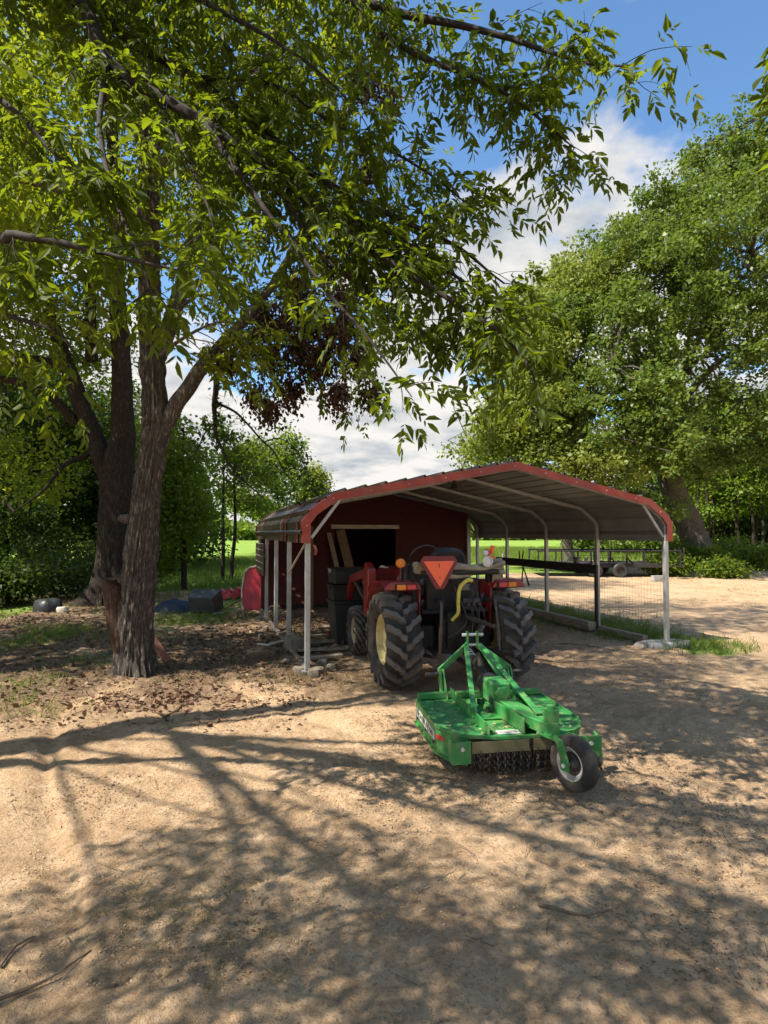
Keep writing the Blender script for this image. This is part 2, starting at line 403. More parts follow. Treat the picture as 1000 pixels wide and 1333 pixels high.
def roof_panels():
    pts = prof_pts(.02); n = len(pts); s = [0]
    for a, b in zip(pts[:-1], pts[1:]): s.append(s[-1] + math.hypot(b[0]-a[0], b[1]-a[1]))
    tot = s[-1]; npan = 8; off = []
    for i, (p, q) in enumerate(zip(pts, s)):
        a = pts[max(i-1, 0)]; b = pts[min(i+1, n-1)]; tx, tz = b[0]-a[0], b[1]-a[1]; L = math.hypot(tx, tz); nx, nz = -tz/L, tx/L
        ph = (q/tot*npan*3) % 1.0
        rib = .045*max(0, min(1, (0.085 - abs(ph-.5))/.025))
        off.append((p[0] + nx*rib, p[1] + nz*rib, nx, nz))
    for k in range(npan):
        i0 = min(range(n), key=lambda i: abs(s[i] - tot*k/npan)); i1 = min(range(n), key=lambda i: abs(s[i] - tot*(k+1)/npan))
        lift = .004*(k % 2); mb = MB(); top = []; V0, V1 = -.02, CP['L'] + .06
        idx = [i for i in range(max(i0 - (1 if k else 0), 0), i1+1)]
        vs = []
        for i in idx:
            x, z, nx, nz = off[i]
            for v in (V0, V1): vs.append((x + nx*lift, v, z + nz*lift))
            for v in (V0, V1): vs.append((x + nx*(lift-.003), v, z + nz*(lift-.003)))
        m = len(idx); mb.mi = 0
        mb.add(vs, [(j*4, j*4+1, j*4+5, j*4+4) for j in range(m-1)])
        mb.f += [(j*4+2, j*4+6, j*4+7, j*4+3) for j in range(m-1)]; mb.m += [1]*(m-1)
        mb.f += [(j*4, j*4+4, j*4+6, j*4+2) for j in range(m-1)] + [(j*4+1, j*4+3, j*4+7, j*4+5) for j in range(m-1)] + [(0, 2, 3, 1), ((m-1)*4, (m-1)*4+1, (m-1)*4+3, (m-1)*4+2)]; mb.m += [1]*(2*m)
        mb.build('roof_panel', [M_bronze, M_under], carport)
roof_panels()
PT = .057
def inset(d):
    pts = prof_pts(.05); out = []
    for i, p in enumerate(pts):
        a = pts[max(i-1, 0)]; b = pts[min(i+1, len(pts)-1)]; tx, tz = b[0]-a[0], b[1]-a[1]; L = math.hypot(tx, tz)
        out.append((p[0] + tz/L*d, p[1] - tx/L*d))
    return out
BOW = inset(.035 + PT/2)
for k in range(5):
    v = .04 + k*CP['s'] - (.08 if k == 4 else 0)
    MB().strip([(u, v, z) for u, z in BOW], PT, PT, (0, 1, 0)).build('rafter', M_galv, carport, .006)
    for u in (BOW[0][0], BOW[-1][0]):
        MB().box((u, v, ZE/2 - .01), (PT+.006, PT+.006, ZE+.02)).build('post', M_galv, carport, .006)
        MB().box((u, v, .01), (.13, .13, .02)).build('foot_plate', M_galv, carport)
    for sd in (-1, 1):
        if k in (0, 4):
            u0 = BOW[0][0] + .04 if sd < 0 else BOW[-1][0] - .04; u1 = u0 - sd*.36
            zz1 = ZK - .07 + (.36-.30)*.16
            a = Vector((u0, v, ZE + .06)); b = Vector((u1, v, zz1))
            MB().beam(a, b, .04, .04, (0, 1, 0)).build('knee_brace', M_galv, carport, .004)
for u in (BOW[0][0], BOW[-1][0]):
    MB().box((u, CP['L']/2, .022), (.05, CP['L'], .05)).build('base_rail', M_rusty, carport, .004)
def edge_trim(v0, name='edge_trim'):
    f = -1 if v0 < 1 else 1
    pts = [p for p in inset(-.012)]
    # outer return over the roof and face hanging down from it
    top = [(u, v0 + f*.012, z) for u, z in pts]; low = [(u, v0 + f*.012, z) for u, z in inset(.088)]; ret = [(u, v0 - f*.10, z) for u, z in pts]
    mb = MB(); n = len(pts)
    back = [(u, v0 + f*.006, z) for u, z in inset(.086)]; retb = [(u, v0 - f*.10, z) for u, z in inset(-.008)]; tb = [(u, v0 + f*.006, z) for u, z in inset(-.008)]
    vs = [q for i in range(n) for q in (ret[i], top[i], low[i], back[i], tb[i], retb[i])]
    mb.add(vs, [(i*6+j, i*6+(j+1) % 6, (i+1)*6+(j+1) % 6, (i+1)*6+j) for i in range(n-1) for j in range(6)] + [(0, 1, 2, 3, 4, 5), tuple((n-1)*6+j for j in (5, 4, 3, 2, 1, 0))])
    o = mb.build(name, M_trim, carport)
    if f < 0:
        mid = inset(.04); sc = MB()
        for i in range(4, n-3, 10):
            u, z = mid[i]; sc.lathe([(0, v0 - .021), (.006, v0 - .018), (.007, v0 - .013)], 8, (u, 0, z), 'y')
        sc.build('screws', M_screw, o)['kind'] = 'stuff'
edge_trim(-.02); edge_trim(CP['L'] + .06)
for v0, wd in ((.33, .10), (1.42, .12), (1.72, .10)):            # red cover strips across the left eave
    q = [p for p in inset(-.024) if p[0] < UL + .36]
    MB().strip([(u, v0, z) for u, z in q], wd, .004, (0, 1, 0)).build('cover_strip', M_trim, carport)
for j in range(5):                                               # side sheet low on the back left bay
    MB().box((UL - .012 - .006*(j % 2), 5.35, 1.50 - .125 - j*.125), (.012, 1.72, .118)).build('side_sheet', M_bronze, carport, .003)
M_wire = pm('pale_strap', (.50, .46, .40), None, 20, .7)
for j in range(5): MB().box((UL - .026, 5.35, 1.50 - .06 - j*.125), (.006, 1.72, .010)).build('sheet_edge', M_wire, carport)
MB().beam((BOW[0][0]-.03, .02, ZE), (BOW[0][0]-.16, .55, ZE-.40), .025, .008).build('loose_strut', M_wire, carport)
MB().beam((BOW[0][0]+.05, 4.7, ZE-.02), (BOW[0][0]-.05, 5.9, ZE-.75), .03, .02).build('diagonal_strut', M_galv, carport)
MB().strip([(BOW[0][0]+.06, -.05, ZE-.02), (BOW[0][0]+.085, -.055, ZE-.08), (BOW[0][0]+.075, -.05, ZE-.14)], .035, .003, (1, .2, 0)).build('ribbon', M_trim, carport)

M_black = pm('black_plastic', (.018, .018, .019), (.026, .026, .026), 5, .5, 0, dirt=(.10, .085, .065), damt=.35)
lamp = thing('flood_lamp', 'small black lamp hanging under the carport ridge', 'lamp', cpw(UM-.25, 1.45, 2.45), CP['yaw'])
MB().cyl((0, 0, .06), (0, 0, -.01), .035, 12).build('mount', M_black, lamp, smooth=40)
MB().lathe([(.0, .02), (.03, .02), (.055, -.06), (.05, -.065), (.0, -.05)], 14, (0, 0, -.04), 'z').build('head', M_black, lamp, smooth=40)
MB().beam((-.10, 0, -.02), (.11, 0, -.05), .02, .03).build('arm', M_black, lamp)

# ------------------------------------------------------------------ shed at the back of the carport
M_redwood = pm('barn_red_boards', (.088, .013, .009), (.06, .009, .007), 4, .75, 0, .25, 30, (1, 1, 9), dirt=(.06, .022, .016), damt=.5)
M_wood = pm('weathered_lumber', (.24, .16, .09), (.16, .105, .06), 5, .85, 0, .3, 40, (8, 8, 1))
M_oldwood = pm('grey_old_planks', (.40, .33, .25), (.27, .21, .155), 4, .9, 0, .35, 40, (8, 1, 8), dirt=(.16, .11, .07), damt=.6)
M_white = pm('faded_white_board', (.62, .58, .50), (.50, .45, .38), 5, .8, 0, .2, 30, (1, 8, 8), dirt=(.25, .19, .13), damt=.5)
M_dark = pm('dark_interior', (.030, .024, .020), None, 4, .9)
SV = 5.86
shed = thing('shed', 'dark red wooden shed with lap siding behind the tractor under the carport', 'shed', cpw(0, SV), CP['yaw'])
SU0, SU1, DU0, DU1, DZ, ROW = 0.05, 4.86, 1.60, 3.03, 1.78, .158
def gable(u): return float(np.interp(u, [UL+.05, UL+.38, UM, UR-.38, UR-.05], [ZV+.02, ZK-.03, ZR-.03, ZK-.03, ZV+.02]))
def board(u0, u1, z0, z1, i):
    ok = [u for u in np.linspace(u0, u1, 200) if gable(u) > z0 + .01]
    if len(ok) < 3: return
    u0, u1 = ok[0], ok[-1]; ins = [u for u in ok[1:-1] if gable(u) >= z1]
    us = sorted(set([u0, u1] + ([ins[0], ins[-1]] if ins else []) + ([UM] if u0 < UM < u1 else []))); tops = [min(z1, gable(u)) for u in us]
    k = len(us); j = random.uniform(-.003, .003); vs = []
    for u, t in zip(us, tops): vs += [(u, -.046 + j, z0), (u, -.012 + j, t), (u, .006, t), (u, .006, z0)]
    fs = [(a*4+b, a*4+(b+1) % 4, a*4+4+(b+1) % 4, a*4+4+b) for a in range(k-1) for b in range(4)] + [(0, 1, 2, 3), tuple((k-1)*4+b for b in (3, 2, 1, 0))]
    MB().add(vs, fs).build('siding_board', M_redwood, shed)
i = 0; z = .10
while z < 2.58:
    if z < DZ:
        board(SU0, DU0 - .07, z, z + ROW + .012, i); board(DU1 + .07, SU1, z, z + ROW + .012, i)
    else: board(SU0, SU1, z, z + ROW + .012, i)
    z += ROW; i += 1
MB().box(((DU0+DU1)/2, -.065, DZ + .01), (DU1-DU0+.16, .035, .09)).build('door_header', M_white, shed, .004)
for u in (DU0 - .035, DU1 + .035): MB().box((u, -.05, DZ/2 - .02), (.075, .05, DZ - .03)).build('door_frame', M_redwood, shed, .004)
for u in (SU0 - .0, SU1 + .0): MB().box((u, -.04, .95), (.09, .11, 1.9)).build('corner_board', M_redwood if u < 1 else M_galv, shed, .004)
SD = 3.6; BU0, BU1 = .50, 4.55
MB().box(((BU0+BU1)/2, SD/2, .05), (BU1-BU0-.02, SD, .10)).build('floor', M_dark, shed)
MB().box((BU0 - .01, SD/2 + .02, 1.0), (.05, SD, 1.95)).build('side_wall', M_redwood, shed)
MB().box((BU1 + .01, SD/2 + .02, 1.0), (.05, SD, 1.95)).build('side_wall', M_redwood, shed)
MB().box(((BU0+BU1)/2, SD, 1.0), (BU1-BU0, .05, 1.95)).build('back_wall', M_redwood, shed)
MB().prism([(BU0-.1, 1.86), (UM, 2.22), (BU1+.1, 1.86), (BU1+.1, 1.89), (UM, 2.25), (BU0-.1, 1.89)], -SD-.15, -.02, Matrix.Rotation(math.pi/2, 4, 'X')).build('roof', M_bronze, shed)

def lean_board(name, label, cat, p, q, w, t, mat, group=None):
    mb = MB().beam((0, 0, 0), Vector(q) - Vector(p), w, t, tuple(Vv)); o = mb.build(name, mat, None, .004, loc=p); return tag(o, label, cat, group)
lean_board('timber_post', 'upright pale timber post standing against the red shed wall', 'post', cpw(1.05, SV-.22, .0), cpw(1.05, SV-.18, 1.80), .09, .09, M_wood)
lean_board('leaning_board', 'wide tan board leaning in the shed doorway', 'board', cpw(2.08, SV-.45, .02), cpw(1.72, SV-.09, 1.72), .20, .03, M_wood)
lean_board('leaning_board', 'narrow dark board leaning beside the wide tan one at the shed door', 'board', cpw(1.78, SV-.5, .02), cpw(1.46, SV-.10, 1.66), .10, .03, M_oldwood)

# storage bins left of the tractor
M_tote = pm('dark_green_plastic', (.020, .026, .023), (.014, .018, .017), 5, .5, 0, dirt=(.05, .042, .034), damt=.4)
def tub(mb, w, d, h, taper=.88, t=.012, z0=0.0):
    a = [(-w/2*taper, -d/2*taper), (w/2*taper, -d/2*taper), (w/2*taper, d/2*taper), (-w/2*taper, d/2*taper)]
    o = [(x/taper, y/taper) for x, y in a]
    vs = [(x, y, z0) for x, y in a] + [(x, y, z0+h) for x, y in o] + [(x*(1-2*t/w), y*(1-2*t/d), z0+h) for x, y in o] + [(x*(1-2*t/w), y*(1-2*t/d), z0+t) for x, y in a]
    fs = [(3, 2, 1, 0)]
    for b in (0, 4, 8): fs += [(b+i, b+(i+1) % 4, b+4+(i+1) % 4, b+4+i) for i in range(4)]
    return mb.add(vs, fs + [(12, 13, 14, 15)])
bin_p = ground(452, 836); bz = CP['yaw']
b1 = thing('trash_bin', 'tall black plastic bin under two lidded totes beside the front tyre', 'bin', bin_p, bz)
tub(MB(), .50, .50, .60, .80).build('body', M_tote, b1, .012); MB().box((0, 0, .625), (.55, .55, .045)).build('lid', M_tote, b1, .012)
for s_ in (-1, 1): MB().cyl((s_*.19, .24, .06), (s_*.23, .24, .06), .06, 16).build('wheel', M_black, b1, smooth=40)
for j, (zz, nm) in enumerate(((.65, 'lidded black tote resting directly on the tall bin'), (.895, 'topmost lidded black tote with latches on the stack'))):
    b = thing('storage_tote', nm, 'tote', bin_p + Vector((.01*j, .02*j, zz)), bz + .06*j)
    tub(MB(), .54, .42, .20, .92).build('body', M_tote, b, .010); MB().box((0, 0, .215), (.57, .45, .03)).build('lid', M_tote, b, .010)
    for s_ in (-1, 1): MB().box((s_*.285, 0, .19), (.02, .10, .06)).build('latch', M_galv if j else M_tote, b, .004)

# ------------------------------------------------------------------ right-hand side of the carport: rail, wire, timbers
M_blackwood = pm('black_painted_board', (.022, .019, .016), (.036, .030, .024), 6, .75, 0, .2, 40, (1, 8, 8))
uR = BOW[-1][0]
rail = thing('rail_board', 'long black board fixed level across the right carport posts', 'rail', cpw(uR, 0), CP['yaw'])
MB().box((-.055, 3.30, 1.03), (.045, 3.55, .155)).build('board', M_blackwood, rail, .004)
MB().box((-.055, 4.92, .50), (.09, .09, 1.0)).build('support_post', M_blackwood, rail, .005)
MB().box((-.062, 1.545, .51), (.05, .05, .94)).build('support_post', M_blackwood, rail, .005)
panel = thing('wire_panel', 'fine wire mesh panel filling the gap under the black rail', 'wire mesh', cpw(uR, 0), CP['yaw'])
M_wiremesh = pm('mesh_wire', (.24, .225, .20), None, 30, .5, .6)
def wires(v0, v1):
    mb = MB(); k = int((v1-v0)/.065)
    for j in range(k+1): mb.beam((.0, v0 + (v1-v0)*j/k, .12), (.0, v0 + (v1-v0)*j/k, .93), .0016, .0016)
    for j in range(13): mb.beam((.003, v0, .12 + j*.0675), (.003, v1, .12 + j*.0675), .0016, .0016)
    mb.build('mesh_bay', M_wiremesh, panel)['kind'] = 'stuff'
wires(.08, 1.54); wires(1.64, 3.10); wires(3.19, 4.62)
def timber(label, u, v0, v1, s, z, mat, yo=0): return tag(MB().box((0, 0, 0), (s, v1-v0, s)).build('timber', mat, None, .01, loc=cpw(u, (v0+v1)/2, z), rot=(0, 0, CP['yaw']+yo)), label, 'timber')
timber('heavy dark timber on the ground inside the right carport posts', uR-.22, 1.45, 5.2, .15, .085, M_oldwood)
timber('short square timber on the ground beyond the front right post', uR-.12, .35, 1.36, .10, .06, M_oldwood, .03)
lop = thing('loppers', 'long handled loppers hanging open over the black rail', 'loppers', cpw(uR-.10, 3.85, 1.02), CP['yaw'])
M_tool = pm('tool_grip', (.05, .012, .010), (.025, .02, .02), 6, .5)
for a, b, sgn in (((0, -.02, .05), (0, .06, -.50), 1), ((0, .10, .05), (0, -.22, -.44), -1)):
    MB().tube([a, tuple((Vector(a)*.5 + Vector(b)*.5) + Vector((0, .015*sgn, 0))), b], [.012, .014, .019], 8).build('handle', M_tool, lop, smooth=40)
for sgn in (-1, 1):
    MB().prism([(-.012, 0), (.03, .02), (.045, .12), (.02, .27), (.0, .26), (.005, .12)], -.005, .005, Matrix.Translation((-.004*sgn-.02, .03 + .03*sgn, .0)) @ Matrix.Rotation(-.18*sgn, 4, 'X') @ Matrix.Rotation(math.pi/2, 4, 'Z') @ Matrix.Rotation(math.pi/2, 4, 'X')).build('blade', M_blackwood, lop)
gb = thing('insulator_box', 'small round-topped grey box sitting on top of the black rail', 'box', cpw(uR-.055, 2.10, 1.108), CP['yaw'])
M_greyp = pm('grey_plastic', (.20, .20, .19), None, 8, .6)
MB().box((0, 0, .04), (.06, .11, .08)).build('body', M_greyp, gb, .012); MB().box((0, 0, .095), (.08, .17, .035)).build('cap', M_greyp, gb, .012)
# flat pale slab at the foot of the front right post
def rough_slab(name, label, cat, loc, rx, ry, h, mat, seed, n=18, group=None, rz=0):
    r = np.random.default_rng(seed); mb = MB(); vs = []; prof = [(1.0, -.03), (1.02, h*.35), (.9, h*.85), (.55, h), (.0, h*1.02)]
    ph = r.uniform(.82, 1.12, n)
    for f_, z_ in prof[:-1]:
        for j in range(n): a = 2*math.pi*j/n; vs.append((rx*f_*ph[j]*math.cos(a), ry*f_*ph[j]*math.sin(a), z_*r.uniform(.85, 1.15)))
    vs.append((0, 0, h)); k = len(prof)-1
    fs = [(a*n+j, a*n+(j+1) % n, a*n+n+(j+1) % n, a*n+n+j) for a in range(k-1) for j in range(n)] + [((k-1)*n+j, (k-1)*n+(j+1) % n, k*n) for j in range(n)]
    mb.add(vs, fs); return tag(mb.build(name, mat, None, smooth=35 if name == 'stone' else 80, loc=loc, rot=(0, 0, rz)), label, cat, group)
M_conc = pm('pale_concrete', (.33, .325, .31), (.24, .235, .22), 5, .9, 0, .3, 30, dirt=(.25, .2, .14), damt=.5)
rough_slab('concrete_slab', 'low pale grey concrete lump around the foot of the front right post', 'slab', cpw(uR+.02, .12, 0), .46, .24, .07, M_conc, 3, rz=CP['yaw'])

# planks, stones and scraps between the left posts
for j, (px, py, L_, rz) in enumerate(((428, 826, .62, .3), (424, 835, .66, .34), (420, 845, .70, .28), (416, 855, .62, .36), (440, 815, .7, .3), (448, 806, .6, .2))):
    p = ground(px, py, .03)
    tag(MB().box((0, 0, 0), (L_, .115, .03)).build('plank', M_oldwood, None, .004, loc=p, rot=(0, .02*(j % 3-1), rz)), 'weathered grey plank lying in a row of planks inside the left carport posts', 'plank', 'planks inside the left posts')
M_stone = pm('dusty_stone', (.24, .20, .155), (.15, .125, .10), 7, .9, 0, .4, 40)
for j, (px, py, r_) in enumerate(((392, 873, .10), (412, 877, .12), (420, 862, .08), (388, 842, .10), (356, 838, .07), (374, 862, .07), (408, 838, .11), (432, 868, .07), (346, 818, .08), (338, 806, .09), (366, 826, .08), (340, 828, .06))):
    p = ground(px, py); rough_slab('stone', 'rough grey stone among the rubble along the left carport posts', 'stone', p, r_, r_*.75, r_*.55, M_stone, 40+j, 9, 'rubble stones along the left posts', rz=j)
tag(MB().box((0, 0, .09), (.20, .40, .18)).build('cinder_block', M_stone, None, .008, loc=ground(383, 846), rot=(0, 0, .4)), 'grey block standing between the left carport posts', 'block')

# ------------------------------------------------------------------ yard clutter on the left
M_redpl = pm('red_plastic', (.55, .028, .045), (.45, .022, .035), 3, .4, 0, dirt=(.30, .12, .10), damt=.35)
def ribbed_sled():
    p = ground(318, 779); t = thing('plastic_sled', 'red ribbed plastic sled lying on the grass beside the shed', 'sled', p, .25)
    k = 28; vs = []
    for i_ in range(k):
        u = i_/(k-1); x = -.62 + 1.24*u
        w = .27*(math.sin(math.pi*min(1, max(.04, .08 + .9*u)))**.45); zz = .10 + .045*math.sin(u*math.pi*12) + .10*u
        for a, hh in ((-1, .02), (-1.0, .13), (-.7, .20), (0, .23), (.7, .20), (1.0, .13), (1, .02)): vs.append((x, a*w, (hh + zz - .10)))
    fs = [(i_*7+j, i_*7+j+1, i_*7+j+8, i_*7+j+7) for i_ in range(k-1) for j in range(6)] + [tuple(range(7)), tuple((k-1)*7+j for j in range(6, -1, -1))]
    MB().add(vs, fs).build('shell', M_redpl, t, smooth=50)
    MB().tube([(-.62, -.1, .08), (-.72, 0, .10), (-.62, .1, .08)], .012, 6).build('pull_rope', M_wire, t)
ribbed_sled()
t = thing('plastic_tub', 'rounded red plastic tub stood on end against the corner of the carport', 'tub', ground(334, 794), .5)
rp = [(-.26, .0), (-.31, .10), (-.33, .45), (-.29, .80), (-.18, .92), (.0, .95), (.18, .92), (.29, .80), (.33, .45), (.31, .10), (.26, .0)]
Mt = Matrix.Rotation(-.45, 4, 'Z') @ Matrix.Rotation(math.radians(80), 4, 'X')
MB().prism(rp, -.03, .0, Mt).prism([(x*.8, y*.84 + .07) for x, y in rp], -.18, -.031, Mt).build('body', M_redpl, t, .02, smooth=40)
MB().strip([Mt @ Vector((x, y, .0)) for x, y in rp], .035, .03, Mt.to_3x3() @ Vector((0, 0, 1))).build('rim', M_white, t)
M_slate = pm('dark_grey_plastic', (.05, .053, .058), (.035, .038, .042), 4, .6, 0, dirt=(.16, .13, .1), damt=.4)
M_blue = pm('dark_blue_tarp', (.012, .024, .055), (.008, .015, .035), 5, .6, 0, .3, 12)
t = thing('feed_tub', 'dark grey tub tipped on its side by the tree roots', 'tub', ground(262, 801), -.15)
mb = MB(); tub(mb, .62, .42, .34, .85, .015); mb.build('body', M_slate, t, .015, loc=(0, 0, .19), rot=(-1.25, 0, .0))
mb = MB(); r = np.random.default_rng(4); k = 12
for i_ in range(k):
    for j in range(k):
        x, y = -.45 + .9*i_/(k-1), -.3 + .6*j/(k-1)
        e = max(abs(2*i_/(k-1)-1), abs(2*j/(k-1)-1)); mb.v.append((x, y, .28*(1-e**2) + .025*r.normal()*(1-e) - .01))
mb.f = [(i_*k+j, (i_+1)*k+j, (i_+1)*k+j+1, i_*k+j+1) for i_ in range(k-1) for j in range(k-1)]; mb.m = [0]*len(mb.f)
tag(mb.build('folded_tarp', M_blue, None, smooth=90, loc=ground(228, 796), rot=(0, 0, -.3)), 'heap of dark blue tarp beside the tipped grey tub', 'tarp')
t = thing('shovel', 'long handled shovel lying between the grey tub and the red sled', 'shovel', ground(286, 800))
e = ground(318, 778, .25) - ground(286, 800)
MB().cyl(Vector((0, 0, .05)), e, .017, 8).build('handle', M_wood, t, smooth=40)
MB().prism([(-.11, 0), (.11, 0), (.10, -.18), (0, -.29), (-.10, -.18)], 0, .012, Matrix.Translation((.0, .02, .04))).build('blade', M_galv, t, .003)
M_bag = pm('black_bag', (.015, .015, .016), (.03, .03, .03), 9, .35, 0, .6, 14)
bagp = ground(62, 796)
rough_slab('trash_bag', 'black bag slumped on the ground by the dark tree roots', 'bag', bagp, .30, .22, .26, M_bag, 9)
rough_slab('crumpled_paper', 'pale crumpled paper lying against the black bag', 'paper', bagp + Vector((.28, -.05, 0)), .16, .08, .10, M_white, 12)
p = ground(205, 862)
o = lean_board('fallen_plank', 'short reddish plank leaning at the foot of the near tree trunk', 'plank', p + Vector((.18, -.12, .03)), p + Vector((-.16, .02, .42)), .10, .025, pm('red_brown_plank', (.30, .13, .09), (.22, .10, .07), 6, .85, 0, .3, 30))
tag(MB().tube([ground(335, 838, .03), ground(350, 840, .04), ground(362, 836, .03), ground(369, 834, .05)], [.012, .02, .02, .014], 7).build('pale_stick', M_white, None, smooth=60), 'pale barkless stick on the dirt left of the carport posts', 'stick')
M_stick = pm('dry_stick', (.17, .12, .08), (.10, .07, .045), 20, .9, 0, .4, 60)
for j, (pts, lab) in enumerate((([(700, 1177), (735, 1186), (765, 1190), (798, 1184)], 'long thin forked stick lying alone on open sand'),
                              ([(0, 1258), (22, 1232), (48, 1217)], 'dark broken stick at the edge of a patch of short grass'),
                              ([(0, 1300), (60, 1278), (118, 1236)], 'pale half buried stick slanting across trodden dirt'),
                              ([(768, 1011), (790, 1008), (800, 1003)], 'short crooked stick in the shadow beside the tail wheel'),
                              ([(212, 935), (250, 912), (262, 905)], 'thin stick on the bark litter in front of the near tree'),
                              ([(680, 841), (740, 838), (800, 846)], 'long dark root lying on shaded dirt right of the tractor'),
                              ([(690, 856), (730, 862), (775, 860)], 'curved dark root on the dirt behind the right rear tyre'))):
    P_, R_ = spline([(ground(a, b, .012 + gz(*ground(a, b)[:2])), .007 if b > 1100 else .013) for a, b in pts], .05)
    R_ = R_*np.linspace(1.0, .4, len(R_)); P_ = wobble(P_, .006, np.random.default_rng(j))
    tag(MB().tube(P_, list(R_), 6).build('stick', M_stick, None, smooth=60), lab, 'stick')

# ------------------------------------------------------------------ trailer in the far yard
tp = ground(783, 749); trl = thing('utility_trailer', 'low black flatbed trailer with open rails parked under the far trees', 'trailer', tp, -.06)
M_steel = pm('black_steel', (.020, .019, .018), (.035, .030, .027), 4, .55, .2)
MB().box((0, 0, .42), (5.4, 1.9, .12)).build('frame', M_steel, trl, .01)
for j in range(9): MB().box((0, -.84 + j*.21, .497), (5.3, .19, .03)).build('deck_plank', M_steel, trl)
for sgn in (-1, 1):
    y = sgn*.92
    MB().cyl((-2.65, y, .98), (2.65, y, .98), .03, 8).build('top_rail', M_steel, trl)
    for j in range(9): MB().beam((-2.6 + j*.65, y, .47), (-2.6 + j*.65, y, .98), .05, .05).build('stanchion', M_steel, trl)
    for x in (-.55, .35):
        w = MB().lathe([(.15, -.09), (.24, -.10), (.27, -.07), (.27, .07), (.24, .10), (.15, .09)], 20, (x, sgn*1.07, .265), 'y', True).build('tyre', M_black, trl, smooth=50)
        MB().lathe([(.0, .02), (.07, .06), (.15, .04), (.15, -.04), (.0, -.03)], 16, (x, sgn*1.07, .265), 'y').build('rim', M_steel, w, smooth=40)
    MB().strip([(-1.05, sgn*1.07, .5), (-.8, sgn*1.07, .74), (.6, sgn*1.07, .74), (.85, sgn*1.07, .5)], .24, .01, (0, 1, 0)).build('mudguard', M_steel, trl)
MB().tube([(-2.7, -.6, .42), (-4.0, 0, .42), (-2.7, .6, .42)], .05, 6).build('tongue', M_steel, trl)
MB().cyl((-3.8, 0, .02), (-3.8, 0, .85), .035, 8).build('jack', M_galv, trl)
for j in range(5): MB().beam((2.72, -.85 + j*.42, .48), (2.78, -.85 + j*.42, 1.12), .05, .05).build('tailgate_bar', M_steel, trl)
tag(MB().box((0, 0, .1), (.4, .2, .2)).box((0, -.101, .1), (.12, .002, .12)).build('cinder_block', M_conc, None, .01, loc=ground(857, 757), rot=(0, 0, .1)), 'pale cinder block on the sand in front of the trailer', 'block')

# ------------------------------------------------------------------ tractor
M_tred = pm('tractor_red_paint', (.26, .010, .015), (.21, .008, .012), 3, .35, 0, dirt=(.22, .10, .07), damt=.35, coat=.25)
M_tyre = pm('dusty_tyre_rubber', (.022, .021, .020), (.042, .038, .034), 5, .85, 0, .3, 60, dirt=(.16, .125, .09), dscale=4, damt=.6)
M_lug = pm('worn_dusty_lug_rubber', (.13, .122, .112), (.075, .07, .065), 7, .8, 0, .3, 60, dirt=(.20, .165, .125), dscale=5, damt=.5)
M_rim = pm('cream_rim_paint', (.70, .62, .30), (.60, .52, .24), 4, .5, 0, dirt=(.40, .29, .16), damt=.55)
M_blk = pm('tractor_black', (.011, .010, .010), (.018, .016, .015), 6, .6, .1, .1, 40, dirt=(.06, .048, .036), damt=.3)
M_iron = pm('greasy_iron', (.05, .047, .044), (.11, .10, .09), 14, .5, .6, .2, 60, dirt=(.14, .10, .07), damt=.5)
M_amber = pm('amber_lens', (.80, .24, .02), (.70, .19, .015), 12, .25)
M_redlens = pm('red_lens', (.60, .05, .06), (.5, .04, .05), 12, .25)
M_orange = pm('fluorescent_orange', (1.0, .165, .06), (1.0, .14, .05), 10, .5)
M_smvred = pm('reflective_dark_red', (.20, .018, .016), (.16, .014, .012), 10, .5)
M_beige = pm('beige_canvas', (.34, .30, .21), (.22, .19, .135), 6, .9, 0, .4, 25)
M_clear = pm('lamp_glass', (.62, .63, .62), (.75, .75, .74), 20, .15)
M_yellow = pm('yellow_coil_hose', (.72, .62, .10), (.60, .50, .08), 10, .5)
TYAW = math.radians(16.0); TR = Vector((math.cos(TYAW), math.sin(TYAW), 0)); TF = Vector((-math.sin(TYAW), math.cos(TYAW), 0))
TW = .645
TC = ground(514, 894) + TR*TW + TF*.06
tractor = thing('tractor', 'red compact tractor with big lugged tyres parked nose-in at the carport', 'tractor', TC, TYAW)
